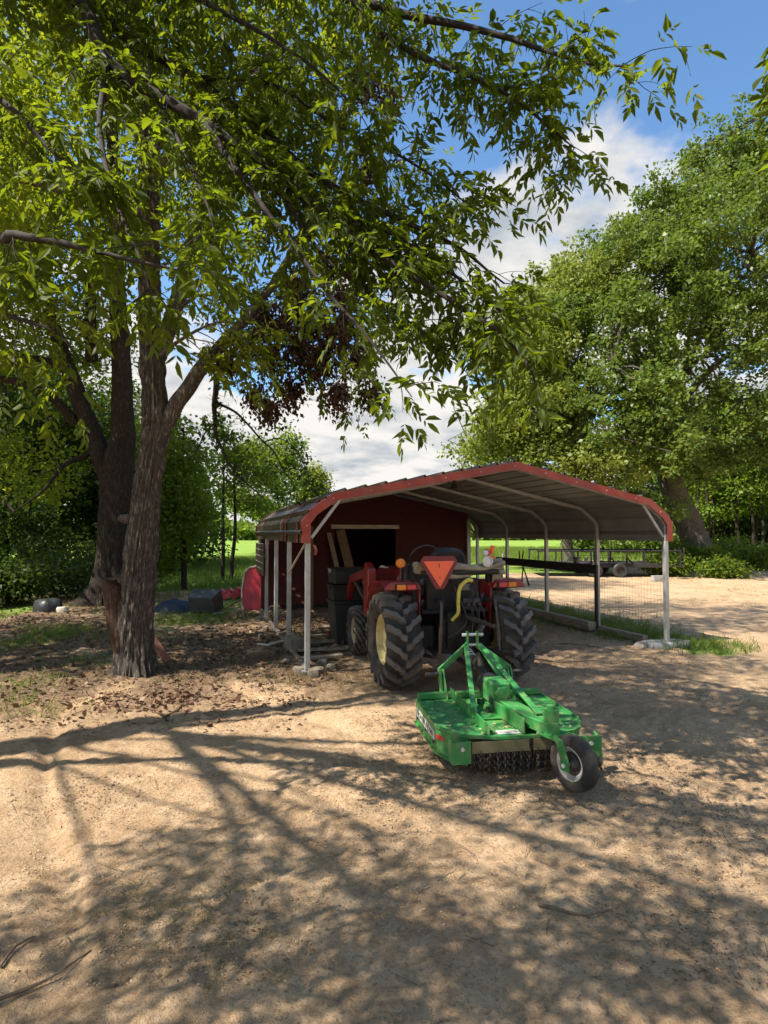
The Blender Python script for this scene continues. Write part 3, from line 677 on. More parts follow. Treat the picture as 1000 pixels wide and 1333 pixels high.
def tyre(R, w, x, y, nl, lugh, lugw, face, wear=.0):
    """carcass + chevron lugs, hub centre at local (x, y, R)"""
    c = Vector((x, y, R - .012)); Rc = R - lugh
    prof = []
    for t_ in np.linspace(-1, 1, 15):
        prof.append((Rc - .030*abs(t_)**3.0*w/.36, t_*w*.44))
    side = [(Rc - .06*w/.36, .49), (Rc*.86, .50), (Rc*.74, .46), (Rc*.62, .39), (Rc*.60, .34)]
    prof = [(r, -s_*w) for r, s_ in side[::-1]] + prof + [(r, s_*w) for r, s_ in side]
    prof += [(Rc*.58, .30*w), (Rc*.58, -.30*w)]
    mb = MB().lathe(prof, 56, c, 'x', True); mb.mi = 1
    def rad(xx): return Rc - .030*min(1.0, abs(xx)/(w*.44))**3.0*w/.36
    for sgn in (-1, 1):
        for i_ in range(nl):
            th0 = 2*math.pi*(i_ + (.5 if sgn > 0 else 0))/nl + .02
            path = [(.00, .00), (.12, .035), (.20, .15), (.30, .185), (.40, .27), (.485, .31)]
            vs = []
            ww = lugw
            for k_, (fx, dth) in enumerate(path + [(.50, .325)]):
                xx = sgn*fx*w
                th = th0 - dth*(.36/w)*(.5/R)*.95
                r0 = rad(xx) - .006 if k_ < 6 else Rc*.83
                r1 = (rad(xx) + lugh*(1.0 if k_ else .92)) if k_ < 6 else Rc*.85
                xo = xx if k_ < 6 else sgn*.515*w
                for (rr, sg) in ((r0, -1), (r1, -.82), (r1, .82), (r0, 1)):
                    a = th + sg*ww/(2*rr); vs.append(c + Vector((xo, rr*math.cos(a), rr*math.sin(a))))
            n_ = len(path) + 1
            fs = [(a*4+b, a*4+(b+1) % 4, a*4+4+(b+1) % 4, a*4+4+b) for a in range(n_-1) for b in range(4)] + [(0, 1, 2, 3), tuple((n_-1)*4+b for b in (3, 2, 1, 0))]
            mb.add(vs, fs)
    return mb, c, Rc
def wheel(R, w, x, y, nl, lugh, lugw, name, dish):
    sgn = -1 if x < 0 else 1
    mb, c, Rc = tyre(R, w, x, y, nl, lugh, lugw, sgn)
    o = mb.build(name, [M_tyre, M_lug], tractor, smooth=38)
    rr = Rc*.60; h = w*.33
    prof = [(rr*1.02, -h), (rr*.95, -h*.9), (rr*.92, 0), (rr*.93, sgn*h*.55), (rr*1.0, sgn*h), (rr*1.05, sgn*h*1.06), (rr*1.05, sgn*h*1.0)]
    MB().lathe([(r_, h_) for r_, h_ in prof], 40, c, 'x').lathe([(rr*.93, sgn*dish), (rr*.80, sgn*(dish+.015)), (rr*.52, sgn*(dish+.045)), (rr*.46, sgn*(dish+.02)), (rr*.2, sgn*(dish+.02)), (.0, sgn*(dish+.02))], 40, c, 'x').build('rim', M_rim, o, smooth=40)
    hub = MB().lathe([(rr*.30, sgn*dish), (rr*.28, sgn*(dish+.05)), (rr*.18, sgn*(dish+.07)), (0, sgn*(dish+.075))], 16, c, 'x')
    for j in range(8):
        a = 2*math.pi*j/8; hub.cyl(c + Vector((sgn*(dish+.02), rr*.37*math.cos(a), rr*.37*math.sin(a))), c + Vector((sgn*(dish+.045), rr*.37*math.cos(a), rr*.37*math.sin(a))), .014, 6)
    hub.build('hub', M_rim if R > .4 else M_iron, o, smooth=30)
for sx in (-1, 1):
    wheel(.515, .38, sx*TW, 0, 17, .050, .074, 'rear_tyre', .03)
    wheel(.335, .25, sx*.60, 1.72, 17, .024, .044, 'front_tyre', .02)
# body
MB().box((0, .30, .56), (.38, 1.2, .42)).box((0, -.28, .62), (.30, .18, .40)).box((0, 1.3, .52), (.30, 1.3, .34)).build('transmission', M_blk, tractor, .02)
MB().cyl((-.52, 0, .50), (.52, 0, .50), .10, 14).box((-.34, 0, .52), (.24, .26, .26)).box((.34, 0, .52), (.24, .26, .26)).build('rear_axle', M_blk, tractor, .01)
MB().cyl((-.5, 1.72, .34), (.5, 1.72, .34), .06, 10).box((0, 1.72, .42), (.25, .2, .3)).build('front_axle', M_blk, tractor)
MB().box((0, .25, .80), (.78, .9, .05)).box((0, -.10, .98), (.62, .10, .34)).build('platform', M_blk, tractor, .015)
hood = MB(); hp = [(-.28, .72), (-.28, 1.08), (-.20, 1.18), (.20, 1.18), (.28, 1.08), (.28, .72)]
hood.prism(hp, -2.15, -1.02, Matrix.Rotation(math.pi/2, 4, 'X')).build('hood', M_tred, tractor, .03, smooth=35)
MB().box((0, 2.17, .90), (.46, .05, .34)).build('grille', M_blk, tractor, .01)
MB().box((0, .96, 1.05), (.44, .14, .44)).build('dashboard', M_blk, tractor, .03)
MB().tube([(0, .92, 1.2), (0, .78, 1.33)], .02, 8).build('steering_column', M_blk, tractor)
th = np.linspace(0, 2*math.pi, 25); MB().tube([(.19*math.cos(a), .78 - .10*math.sin(a), 1.335 + .16*math.sin(a)) for a in th], .014, 6, False).build('steering_wheel', M_blk, tractor, smooth=60)
# fenders
for sx in (-1, 1):
    c0 = Vector((0, 0, .50)); R_ = .625; arc = [math.radians(a) for a in np.linspace(112, 25, 14)]
    mb = MB()
    pts = [(R_*math.cos(a), .50 + R_*math.sin(a)) for a in arc]
    pts = [(y, min(z, 1.115)) for y, z in pts]
    mb.strip([(sx*.615, y, z) for y, z in pts], .40, .016, (1, 0, 0))
    inner = [(-.20, .58)] + [(y, z-.008) for y, z in pts] + [(.62, .58)]
    mb.prism([(y, z) for y, z in inner], sx*.405, sx*.425, Matrix(((0, 0, 1, 0), (1, 0, 0, 0), (0, 1, 0, 0), (0, 0, 0, 1))))
    y0, z0 = pts[0]
    mb.prism([(sx*.42, 1.05), (sx*.815, 1.05), (sx*.80, z0+.01), (sx*.76, 1.135), (sx*.46, 1.135), (sx*.42, z0)], .215, .27, Matrix.Rotation(math.pi/2, 4, 'X'))
    mb.build('fender', M_tred, tractor, .008, smooth=35)
    hs = MB().box((sx*.585, -.272, 1.082), (.24, .03, .075)); h_ = hs.build('lamp_housing', M_blk, tractor, .006)
    MB().box((sx*.585 - .055, -.29, 1.083), (.10, .03, .058)).build('lens', M_amber if sx < 0 else M_redlens, h_, .008)
    MB().box((sx*.585 + .055, -.29, 1.083), (.10, .03, .058)).build('lens', M_redlens if sx < 0 else M_amber, h_, .008)
# warning beacons on stalks
for x, y, z in ((-.60, -.13, 1.325), (.505, -.06, 1.345)):
    f = MB().tube([(x, y, 1.12), (x, y, z-.04)], .010, 6).build('flasher_stalk', M_iron, tractor)
    MB().lathe([(0, -.036), (.040, -.034), (.050, -.022), (.052, 0), (.050, .022), (.040, .034), (0, .036)], 20, (x, y, z), 'y').build('flasher_lens', M_amber, f, smooth=40)
# folded roll bar, rolled canvas, work lamp
for sx in (-1, 1): MB().box((sx*.44, -.12, .92), (.06, .08, .72)).build('rollbar_upright', M_blk, tractor, .008)
MB().tube([(-.46, -.16, 1.25), (-.44, -.34, 1.23), (.44, -.34, 1.23), (.46, -.16, 1.25)], .028, 8).build('rollbar_hoop', M_blk, tractor, smooth=60)
cl = MB(); xs = np.linspace(-.50, .52, 40)
for j, (dy, dz, rr) in enumerate(((0, 0, .045), (-.03, .035, .03), (.02, .055, .035), (-.035, -.035, .022))):
    cl.tube([(x, -.30 + dy + .015*math.sin(7*x+j*2), 1.255 + dz + .05*(x*x*3.4) - .02 + .014*math.sin(11*x + j*1.7)) for x in xs], [rr*(1 + .3*math.sin(9*x+j)) for x in xs], 9)
cl.build('rolled_canvas', M_beige, tractor, smooth=60)
wl = MB().lathe([(0, .05), (.03, .045), (.055, .0), (.058, -.012), (.05, -.012)], 20, (.30, -.37, 1.345), 'y').build('work_lamp', M_blk, tractor, smooth=40)
MB().lathe([(.052, -.008), (.03, -.016), (0, -.019)], 20, (.30, -.37, 1.345), 'y').build('lamp_glass', M_clear, wl, smooth=40)
MB().lathe([(.050, -.004), (.060, -.008), (.060, -.018), (.050, -.020)], 20, (.30, -.37, 1.345), 'y', True).build('bezel', M_screw, wl, smooth=40)
q = MB().lathe([(0, -.05), (.035, -.045), (.04, 0), (.02, .06), (0, .07)], 14, (.40, -.14, 1.43), 'y').build('side_lamp', M_redlens, tractor, smooth=40)
MB().lathe([(0, -.03), (.03, -.028), (.034, -.01), (.03, .0)], 14, (.36, -.19, 1.43), 'y').build('glass', M_clear, q, smooth=40)
MB().box((.46, -.16, 1.46), (.02, .05, .10), Euler((0, .25, .2)).to_matrix()).build('flag', M_orange, tractor)
MB().box((.50, -.20, 1.16), (.11, .03, .17)).build('control_box', M_beige, tractor, .01)
MB().box((.06, -.30, 1.07), (.13, .012, .07)).build('number_plate', M_greyp, tractor, .003)
for j in range(4): MB().tube([(-.46 + j*.045, -.14, 1.22), (-.47 + j*.045, -.17, 1.30 + .02*(j % 2))], .018, 7).build('lever', M_blk, tractor)
# seat
seat = MB(); pr = [(-.22, .0), (-.235, .16), (-.20, .30), (-.12, .355), (.12, .355), (.20, .30), (.235, .16), (.22, .0)]
seat.prism(pr, -.05, .05, Matrix.Translation((0, .06, 1.13)) @ Matrix.Rotation(math.radians(98), 4, 'X'))
seat.build('seat_back', M_blk, tractor, .03, smooth=40)
MB().prism([(x*.92, y*.72) for x, y in [(-.2, 0), (-.24, .2), (-.22, .42), (-.1, .5), (.1, .5), (.22, .42), (.24, .2), (.2, 0)]], .9, .99, Matrix.Translation((0, .10, .12))).build('seat_cushion', M_blk, tractor, .025, smooth=40)
# slow-moving-vehicle triangle
smv = Vector((-.27, -.42, 1.245)); Rz = Matrix.Translation(smv) @ Matrix.Rotation(math.radians(90-6), 4, 'X')
bord = [(-.165, .165), (-.205, .115), (-.200, .09), (-.045, -.175), (.045, -.175), (.200, .09), (.205, .115), (.165, .165)]
o = MB().prism(bord, -.004, .004, Rz).build('warning_triangle', M_smvred, tractor)
MB().prism([(-.172, .112), (0, -.160), (.172, .112)], .0045, .0065, Rz).build('orange_face', M_orange, o)
sc = MB(); 
for zz in (.055, -.06): sc.cyl(Rz @ Vector((0, zz, .006)), Rz @ Vector((0, zz, .010)), .006, 8)
for p_, q_ in ((0, .075), ): sc.box(Rz @ Vector((p_, q_, .0075)), (.006, .002, .03))
sc.build('bolts', M_blk, o)['kind'] = 'stuff'
MB().beam(smv + Vector((0, .012, .12)), smv + Vector((0, .10, .02)), .05, .02).build('triangle_bracket', M_blk, tractor)
# coiled yellow hose and hanging hook
hp, _ = spline([(Vector((.14, -.32, 1.14)), 1), (Vector((.03, -.44, 1.15)), 1), (Vector((-.06, -.47, 1.08)), 1), (Vector((-.08, -.47, .95)), 1), (Vector((-.08, -.46, .82)), 1), (Vector((-.13, -.42, .74)), 1)], .006)
MB().tube(hp, [.019 + .0035*math.sin(i_*2.1) for i_ in range(len(hp))], 9).build('coiled_hose', M_yellow, tractor, smooth=60)
MB().tube([(.06, -.40, 1.10), (.10, -.45, 1.02), (.075, -.46, .97), (.10, -.46, .945), (.13, -.46, .96)], .006, 6).tube([(.105, -.46, .95), (.08, -.46, .60)], .007, 6).build('hook_rod', M_iron, tractor)
r = np.random.default_rng(12)
for j in range(7):                                               # loose hydraulic lines and wiring
    a = Vector((r.uniform(-.2, .3), -.34, r.uniform(.85, 1.1))); b = Vector((r.uniform(-.25, .25), -.36, r.uniform(.5, .75))); m = (a+b)/2 + Vector((r.normal()*.08, -.12, -.08))
    q_, _ = spline([(a, 1), (m, 1), (b, 1)], .03); MB().tube(q_, .007 + .004*(j % 3), 6).build('hydraulic_line', M_blk if j % 3 else M_iron, tractor, smooth=60)
# three-point hitch
for sx in (-1, 1):
    MB().tube([(sx*.26, -.10, .40), (sx*.33, -.5, .40), (sx*.37, -.86, .45)], [.026, .026, .03], 8).build('lower_link', M_iron, tractor, smooth=50)
    MB().cyl((sx*.40, -.86, .45), (sx*.33, -.86, .45), .045, 12).build('link_ball', M_iron, tractor, smooth=40)
    MB().tube([(sx*.22, -.22, .93), (sx*.30, -.55, .95)], [.03, .022], 8).build('lift_arm', M_blk, tractor)
    MB().tube([(sx*.30, -.55, .95), (sx*.31, -.57, .75), (sx*.33, -.58, .42)], [.013, .016, .02], 8).tube([(sx*.312, -.57, .70), (sx*.322, -.575, .56)], .024, 8).build('lift_rod', M_iron, tractor, smooth=50)
    MB().tube([(sx*.42, -.16, .36), (sx*.36, -.62, .40)], .012, 6).tube([(sx*.40, -.3, .375), (sx*.375, -.5, .388)], .02, 6).build('stabiliser', M_iron, tractor)
tl = MB().tube([(.0, -.34, .78), (.10, -.92, .745)], .019, 10).tube([(.025, -.48, .772), (.075, -.78, .753)], .028, 8).build('top_link', M_iron, tractor, smooth=50)
MB().lathe([(.10, 0), (.085, -.05), (.06, -.09), (.06, -.10), (.0, -.10)], 18, (.0, -.34, .50), 'y').build('pto_guard', M_blk, tractor, smooth=40)
MB().box((0, -.45, .30), (.07, .55, .03)).build('drawbar', M_iron, tractor, .004)
MB().box((.10, -.36, .90), (.20, .10, .12)).cyl((.04, -.42, .9), (.04, -.48, .9), .02, 8).cyl((.10, -.42, .9), (.10, -.48, .9), .02, 8).cyl((.16, -.42, .9), (.16, -.48, .9), .02, 8).build('hydraulic_block', M_iron, tractor, .01)
for j in range(3): MB().tube([(.04+.06*j, -.47, .9), (.06+.06*j, -.52, .84), (.05+.1*j, -.42, .70), (.15+.05*j, -.25, .62)], .012, 6).build('hose', M_blk, tractor, smooth=60)
# front loader
for sx in (-1, 1):
    MB().box((sx*.62, 1.12, .90), (.11, .20, .62)).prism([(0, 0), (.34, .0), (.20, .30), (.0, .22)], sx*.62-.05, sx*.62+.05, Matrix.Translation((0, .98, .98)) @ Matrix(((0, 0, 1, 0), (1, 0, 0, 0), (0, 1, 0, 0), (0, 0, 0, 1)))).build('loader_tower', M_tred, tractor, .012)
    MB().beam((sx*.60, 1.12, 1.16), (sx*.60, 2.2, .98), .08, .12).beam((sx*.60, 2.15, 1.0), (sx*.60, 2.75, .32), .08, .12).build('loader_arm', M_tred, tractor, .01)
    MB().cyl((sx*.60, 1.22, .72), (sx*.60, 1.95, .95), .032, 10).build('loader_ram', M_iron, tractor, smooth=40)
    MB().box((sx*.38, 1.12, .62), (.5, .12, .10)).build('loader_mount', M_tred, tractor, .01)
MB().prism([(2.72, .05), (3.25, .03), (3.25, .06), (2.80, .10), (2.72, .30), (2.86, .56), (2.80, .58), (2.66, .32)], -.80, .80, Matrix(((0, 0, 1, 0), (1, 0, 0, 0), (0, 1, 0, 0), (0, 0, 0, 1)))).build('loader_bucket', M_tred, tractor, .005)

# ------------------------------------------------------------------ rotary cutter behind it
M_green = pm('green_implement_paint', (.034, .25, .056), (.026, .175, .043), 4, .48, 0, .08, 60, dirt=(.20, .27, .11), dscale=14, damt=.65, coat=.0)
M_chain = pm('dirty_chain', (.045, .040, .036), (.10, .085, .07), 20, .45, .7)
M_decal = pm('white_decal', (.72, .72, .68), (.62, .62, .57), 8, .6)
M_reddecal = pm('red_reflector', (.62, .06, .04), (.55, .05, .035), 8, .5)
CY = math.radians(9.0); CC = Vector((.865, 4.47, 0))
cut = thing('rotary_cutter', 'green rotary cutter with tail wheel hitched behind the red tractor', 'mower', CC, CY)
def deck_outline(grow=0.0):
    hw = .535 + grow
    left = [(-hw, .52 + grow), (-hw, -.20), (-hw+.035, -.30), (-hw+.09, -.40 - grow*.6), (-hw+.16, -.455 - grow)]
    mid = [(-.20, -.505-grow), (0, -.515-grow), (.20, -.505-grow)]
    return left + mid + [(-x, y) for x, y in left[::-1]]
DZT, DZB = .285, .10
ol = [(x, min(y, .47)) for x, y in deck_outline()]; n = len(ol); mb = MB(); t_ = .008
inn = [(x*.985, y*.985) for x, y in ol]
vs = [(x, y, DZT) for x, y in ol] + [(x, y, DZT-.012) for x, y in inn]
mb.prism(ol, DZT-.010, DZT); mb.build('deck', M_green, cut, .004)
sk = MB(); sks = []
for a in range(n):
    if a == n-5: sks.append(sk); sk = MB()
    if 4 <= a <= n-6: continue                                  # open rear (chains), the rest has a skirt
    b = (a+1) % n
    if a == n-1: continue
    (x0, y0), (x1, y1) = ol[a], ol[b]
    sk.add([(x0, y0, DZT-.010), (x1, y1, DZT-.010), (x1, y1, DZB), (x0, y0, DZB), (x0*.985, y0*.985, DZT-.012), (x1*.985, y1*.985, DZT-.012), (x1*.985, y1*.985, DZB), (x0*.985, y0*.985, DZB)],
           [(0, 1, 2, 3), (4, 7, 6, 5), (2, 1, 5, 6), (3, 2, 6, 7), (0, 3, 7, 4), (0, 4, 5, 1)])
    sk.beam((x0*1.01, y0*1.01, DZB+.004), (x1*1.01, y1*1.01, DZB+.004), .022, .012)
for sk in sks + [sk]: sk.build('skirt', M_green, cut)
MB().strip([(x*1.006, y*1.006, DZT+.003) for x, y in ol], .02, .014, (0, 0, 1)).build('deck_rim', M_green, cut)
for sx in (-1, 1):                                               # longitudinal angle irons
    MB().box((sx*.235, .02, DZT+.038), (.008, 1.0, .075)).box((sx*.235+.022, .02, DZT+.005), (.05, 1.0, .008)).build('deck_rail', M_green, cut, .002)
MB().box((0, .45, DZT+.03), (1.05, .045, .05)).build('front_crossbar', M_green, cut, .005)
MB().box((.0, .10, DZT+.012), (.44, .5, .012)).build('gearbox_plate', M_green, cut, .003)
for sx in (-1, 1):
    for y_ in (-.42, -.2, .05, .3): MB().cyl((sx*.235+.03, y_, DZT+.005), (sx*.235+.03, y_, DZT+.022), .012, 6).build('deck_bolt', M_iron, cut)
    for y_ in (-.15, .1, .38): MB().cyl((sx*.53, y_, .16), (sx*.548, y_, .16), .011, 6).build('skirt_bolt', M_iron, cut)
# gearbox
g = MB().box((.02, .09, .435), (.165, .20, .17)).cyl((.02, .09, .30), (.02, .09, .36), .075, 14).build('gearbox', M_green, cut, .016)
MB().cyl((.02, -.012, .44), (.02, -.045, .44), .055, 6).build('gearbox_cap', M_green, g, .004)
for dx, dy in ((-.09, -.02), (.13, -.02), (-.09, .2), (.13, .2)): MB().cyl((dx, dy, .295), (dx, dy, .345), .014, 6).build('bolt', M_iron, g)
r = np.random.default_rng(2); k = 420; px_, py_ = r.normal(size=k)*.22, r.uniform(-.42, .40, k); px_ = np.clip(px_, -.48, .48)
Pd = np.stack([px_, py_, np.full(k, DZT+.004)], 1); a = r.uniform(0, 6.28, k)
V, F = instances(T_DIAMOND, Pd, np.stack([np.cos(a), np.sin(a), r.normal(size=k)*.1], 1), nrm(np.array([0, 0, 1.0]) + r.normal(size=(k, 3))*.3), .03*r.uniform(.4, 1.3, k))
fast_mesh('grass_clippings', V, F, pm('dry_clipping', (.40, .34, .17), (.28, .23, .11), 20, .95), cut)['kind'] = 'stuff'
# driveline
tcl = cut.matrix_basis.inverted() if False else (Matrix.Translation(CC) @ Matrix.Rotation(CY, 4, 'Z')).inverted() @ Matrix.Translation(TC) @ Matrix.Rotation(TYAW, 4, 'Z')
ptoA = Vector((.02, .19, .44)); ptoB = tcl @ Vector((0, -.40, .50))
d = (ptoB - ptoA)
MB().lathe([(.03, 0), (.085, .01), (.095, .06), (.085, .13), (.06, .15)], 16, (.02, .19, .44), 'y').build('driveline_shield', M_black, cut, smooth=40)
MB().tube([ptoA, ptoA + d*.55], .036, 12).build('driveline', M_black, cut, smooth=40)
MB().tube([ptoA + d*.5, ptoB], .028, 12).tube([ptoB - d*.16, ptoB], [.052, .062], 12).build('driveline_shaft', M_iron, cut, smooth=40)
for f_ in (.60, .66, .72): MB().tube([ptoA + d*f_, ptoA + d*(f_+.015)], .034, 12).build('shaft_band', M_screw, cut)
# A-frame: lugs at the front, mast to the top link, flat braces to the rear
apex = Vector((.05, .80, .71))
for sx in (-1, 1):
    MB().strip([(sx*.30, .52, DZT-.02), (sx*.31, .545, .42), (sx*.31, .57, .50)], .075, .016, (0, 1, 0)).build('hitch_lug', M_green, cut, .002)
    MB().prism([(.40, DZT), (.56, DZT), (.58, .50), (.54, .50)], sx*.285-.005, sx*.285+.005, Matrix(((0, 0, 1, 0), (1, 0, 0, 0), (0, 1, 0, 0), (0, 0, 0, 1)))).build('lug_gusset', M_green, cut)
    MB().cyl((sx*.27, .57, .46), (sx*.43, .57, .46), .016, 10).build('hitch_pin', M_iron, cut, smooth=40)
    MB().beam((sx*.31, .57, .485), apex + Vector((sx*.045, 0, -.06)), .018, .055).beam(apex + Vector((sx*.045, 0, -.085)), apex + Vector((sx*.045, .0, .06)), .016, .05, (0, 1, 0)).build('mast_leg', M_green, cut, .003)
MB().cyl(apex + Vector((-.09, 0, .03)), apex + Vector((.10, 0, .03)), .014, 10).cyl(apex + Vector((-.07, 0, -.06)), apex + Vector((.07, 0, -.06)), .012, 8).build('mast_pin', M_screw, cut, smooth=40)
MB().beam(apex + Vector((-.06, -.01, -.06)), (-.235, -.16, DZT+.03), .010, .042, (1, 0, 0)).build('brace', M_green, cut, .002)
HUB = Vector((.165, -.56, .40))
MB().beam(apex + Vector((.065, -.01, -.05)), HUB + Vector((-.04, .10, .015)), .012, .045, (1, 0, 0)).build('brace', M_green, cut, .002)
MB().beam(apex + Vector((.055, .0, -.05)), (.26, .42, DZT+.04), .012, .04, (1, 0, 0)).build('brace', M_green, cut, .002)
MB().tube([apex + Vector((.03, -.06, -.12)), apex + Vector((.05, -.10, -.22)), apex + Vector((.03, -.10, -.27))], [.022, .03, .02], 8).build('shackle', M_iron, cut, smooth=50)
MB().tube([apex + Vector((.08, .02, .05)), apex + Vector((.12, .06, .09)), apex + Vector((.10, .1, .05)), apex + Vector((.13, .1, .0))], .018, 7).build('hydraulic_coupler', M_iron, cut, smooth=50)
MB().tube([(-.02, .06, .50), (-.06, -.0, .40), (-.03, -.06, .30)], [.014, .012, .010], 6).build('safety_chain', M_black, cut, smooth=60)
# tail beam, caster and wheel
MB().prism([(-.02, .0), (.10, .02), (.17, -.42), (.225, -.52), (.20, -.62), (.11, -.60), (.04, -.44)], DZT+.035, DZT+.115).build('tail_beam', M_green, cut, .006)
MB().box((.12, -.30, DZT+.02), (.07, .46, .05), Matrix.Rotation(.2, 3, 'Z')).build('tail_rib', M_green, cut, .004)
MB().box((-.02, -.22, DZT+.06), (.010, .52, .10), Matrix.Rotation(.12, 3, 'Z')).build('tail_gusset', M_green, cut, .002)
MB().cyl(HUB + Vector((0, 0, -.07)), HUB + Vector((0, 0, .075)), .050, 16).cyl(HUB + Vector((0, 0, .07)), HUB + Vector((0, 0, .10)), .030, 12).build('caster_hub', M_green, cut, smooth=40)
ax = Vector((.93, .36, 0)).normalized(); bk = Vector((ax.y, -ax.x, 0))
WC = HUB + bk*.19 + Vector((0, 0, -.215)); WR = .172
for sgn in (-1, ):
    s0 = ax*(.075*sgn)
    MB().strip([HUB + Vector((0, 0, -.075)) + s0*.2, HUB + Vector((0, 0, -.078)) + s0*1.05 + bk*.04, WC + s0*1.1 + Vector((0, 0, .15)) - bk*.05, WC + s0*1.1 + Vector((0, 0, .03)), WC + s0*1.1 + Vector((0, 0, -.035))], .065, .014, bk).build('fork', M_green, cut, .003)
MB().beam(HUB + Vector((0, 0, -.085)) - bk*.06, HUB + Vector((0, 0, -.085)) + bk*.14, .16, .016).build('fork_plate', M_green, cut, .003)
MB().strip([HUB + Vector((0, 0, -.075)) + ax*.02, HUB + Vector((0, 0, -.078)) + ax*.08 + bk*.04, WC + ax*.083 + Vector((0, 0, .15)) - bk*.05, WC + ax*.083 + Vector((0, 0, -.03))], .065, .014, bk).build('fork', M_green, cut, .003)
Rw = Matrix((ax, bk, Vector((0, 0, 1)))).transposed()
wv = MB().lathe([(.105, -.042), (.14, -.048), (.160, -.043), (WR, -.03), (WR+.002, 0), (WR, .03), (.160, .043), (.14, .048), (.105, .042)], 36, (0, 0, 0), 'x', True)
tw = wv.build('tail_tyre', M_tyre, cut, smooth=50); tw.matrix_local = Matrix.Translation(WC) @ Rw.to_4x4()
M_whiterim = pm('dusty_white_rim', (.60, .58, .53), (.48, .45, .40), 5, .5, 0, dirt=(.30, .23, .15), damt=.5)
for sgn in (-1, 1):
    MB().lathe([(.108, sgn*.040), (.103, sgn*.044), (.088, sgn*.030), (.074, sgn*.018)], 24, (0, 0, 0), 'x').build('rim', M_whiterim, tw, smooth=40)
    MB().lathe([(.075, sgn*.016), (.05, sgn*.012), (.036, sgn*.030), (.022, sgn*.05), (0, sgn*.052)], 24, (0, 0, 0), 'x').build('hub', M_iron, tw, smooth=40)
MB().cyl((-.10, 0, 0), (.10, 0, 0), .014, 10).build('axle_bolt', M_screw, tw, smooth=40)
# chain guards: rail, brackets, every chain
for x0, x1 in ((-.375, .02), (.05, .375)):
    MB().box(((x0+x1)/2, -.535, DZT-.045), (x1-x0, .006, .075)).build('chain_rail', pm('worn_olive_steel', (.12, .13, .055), (.20, .17, .09), 5, .6, .2, .1, 40), cut, .001)
for sgn, w_, a in ((-1, .13, .10), (1, .15, -.25)):
    R3 = Matrix.Rotation(a, 3, 'Z')
    b_ = MB().box((sgn*.445, -.535 - .02*(sgn > 0), DZT-.075), (w_, .012, .145), R3).box((sgn*(.445+w_/2-.004), -.50, DZT-.075), (.012, .08, .145), R3).build('guard_bracket', M_green, cut, .003)
    MB().cyl((sgn*.445, -.545-.02*(sgn > 0), DZT-.045), (sgn*.445, -.56-.02*(sgn > 0), DZT-.045), .014, 6).build('bolt', M_screw, b_)
def chain_mesh(nl):
    mb = MB(); r_ = np.random.default_rng(1)
    for k_ in range(nl):
        z = -.012 - k_*.0235; f_ = k_ % 2
        pts = []
        for j in range(9):
            a = 2*math.pi*j/8; x, zz = .0125*math.cos(a), .0185*math.sin(a)
            pts.append(Vector((x if not f_ else 0, 0 if not f_ else x, z + zz)))
        mb.tube(pts, .0062, 5, False)
    me = mb.build('chain', M_chain, cut); return me
first = chain_mesh(6); xs = list(np.linspace(-.365, .365, 27))
for j, x in enumerate(xs):
    o = first if j == 0 else first.copy()
    if j: COL.objects.link(o)
    o.location = (x, -.528 + .018*(j % 2), DZT-.072); o.rotation_euler = (random.uniform(-.1, .1), random.uniform(-.08, .08), random.uniform(0, 1.5))
for j in range(4):
    o = first.copy(); COL.objects.link(o); o.location = (.40 + .02*j, -.56, DZT-.08 - .01*(j % 2)); o.rotation_euler = (0, .2*j-.2, j)
# decals: band of lettering on the left skirt, red reflector, warning label on the deck
def text_on(body, size, mat, M, parent, name='lettering'):
    c = bpy.data.curves.new(name, 'FONT'); c.body = body; c.size = size; c.extrude = .0004; c.align_x = 'CENTER'; c.align_y = 'CENTER'; c.space_character = 1.05
    c.materials.append(mat); o = bpy.data.objects.new(name, c); COL.objects.link(o)
    dg = bpy.context.evaluated_depsgraph_get(); me = bpy.data.meshes.new_from_object(o.evaluated_get(dg)); bpy.data.objects.remove(o)
    o = bpy.data.objects.new(name, me); COL.objects.link(o); o.parent = parent; o.matrix_local = M; return o
dl = MB().box((-.537, .14, DZT-.085), (.003, .60, .062)).build('name_band', M_decal, cut)
Ms = Matrix.Translation((-.5395, .14, DZT-.086)) @ Matrix(((0, 0, -1, 0), (-1, 0, 0, 0), (0, 1, 0, 0), (0, 0, 0, 1)))
text_on('FRONTIER  RC2048', .058, M_blk, Ms, dl)
a_, b_ = Vector((-.535, -.20, .22)), Vector((-.500, -.30, .22))
MB().beam(a_ + Vector((-.004, -.02, -.0)), b_ + Vector((-.004, .01, -.0)), .003, .032).build('red_reflector', M_reddecal, cut)
MB().box((-.08, -.41, DZT+.003), (.16, .07, .003)).build('warning_label', M_decal, cut)
for j in range(3): MB().box((-.08, -.392 - j*.018, DZT+.0055), (.13, .005, .001)).build('label_line', M_blk, cut)

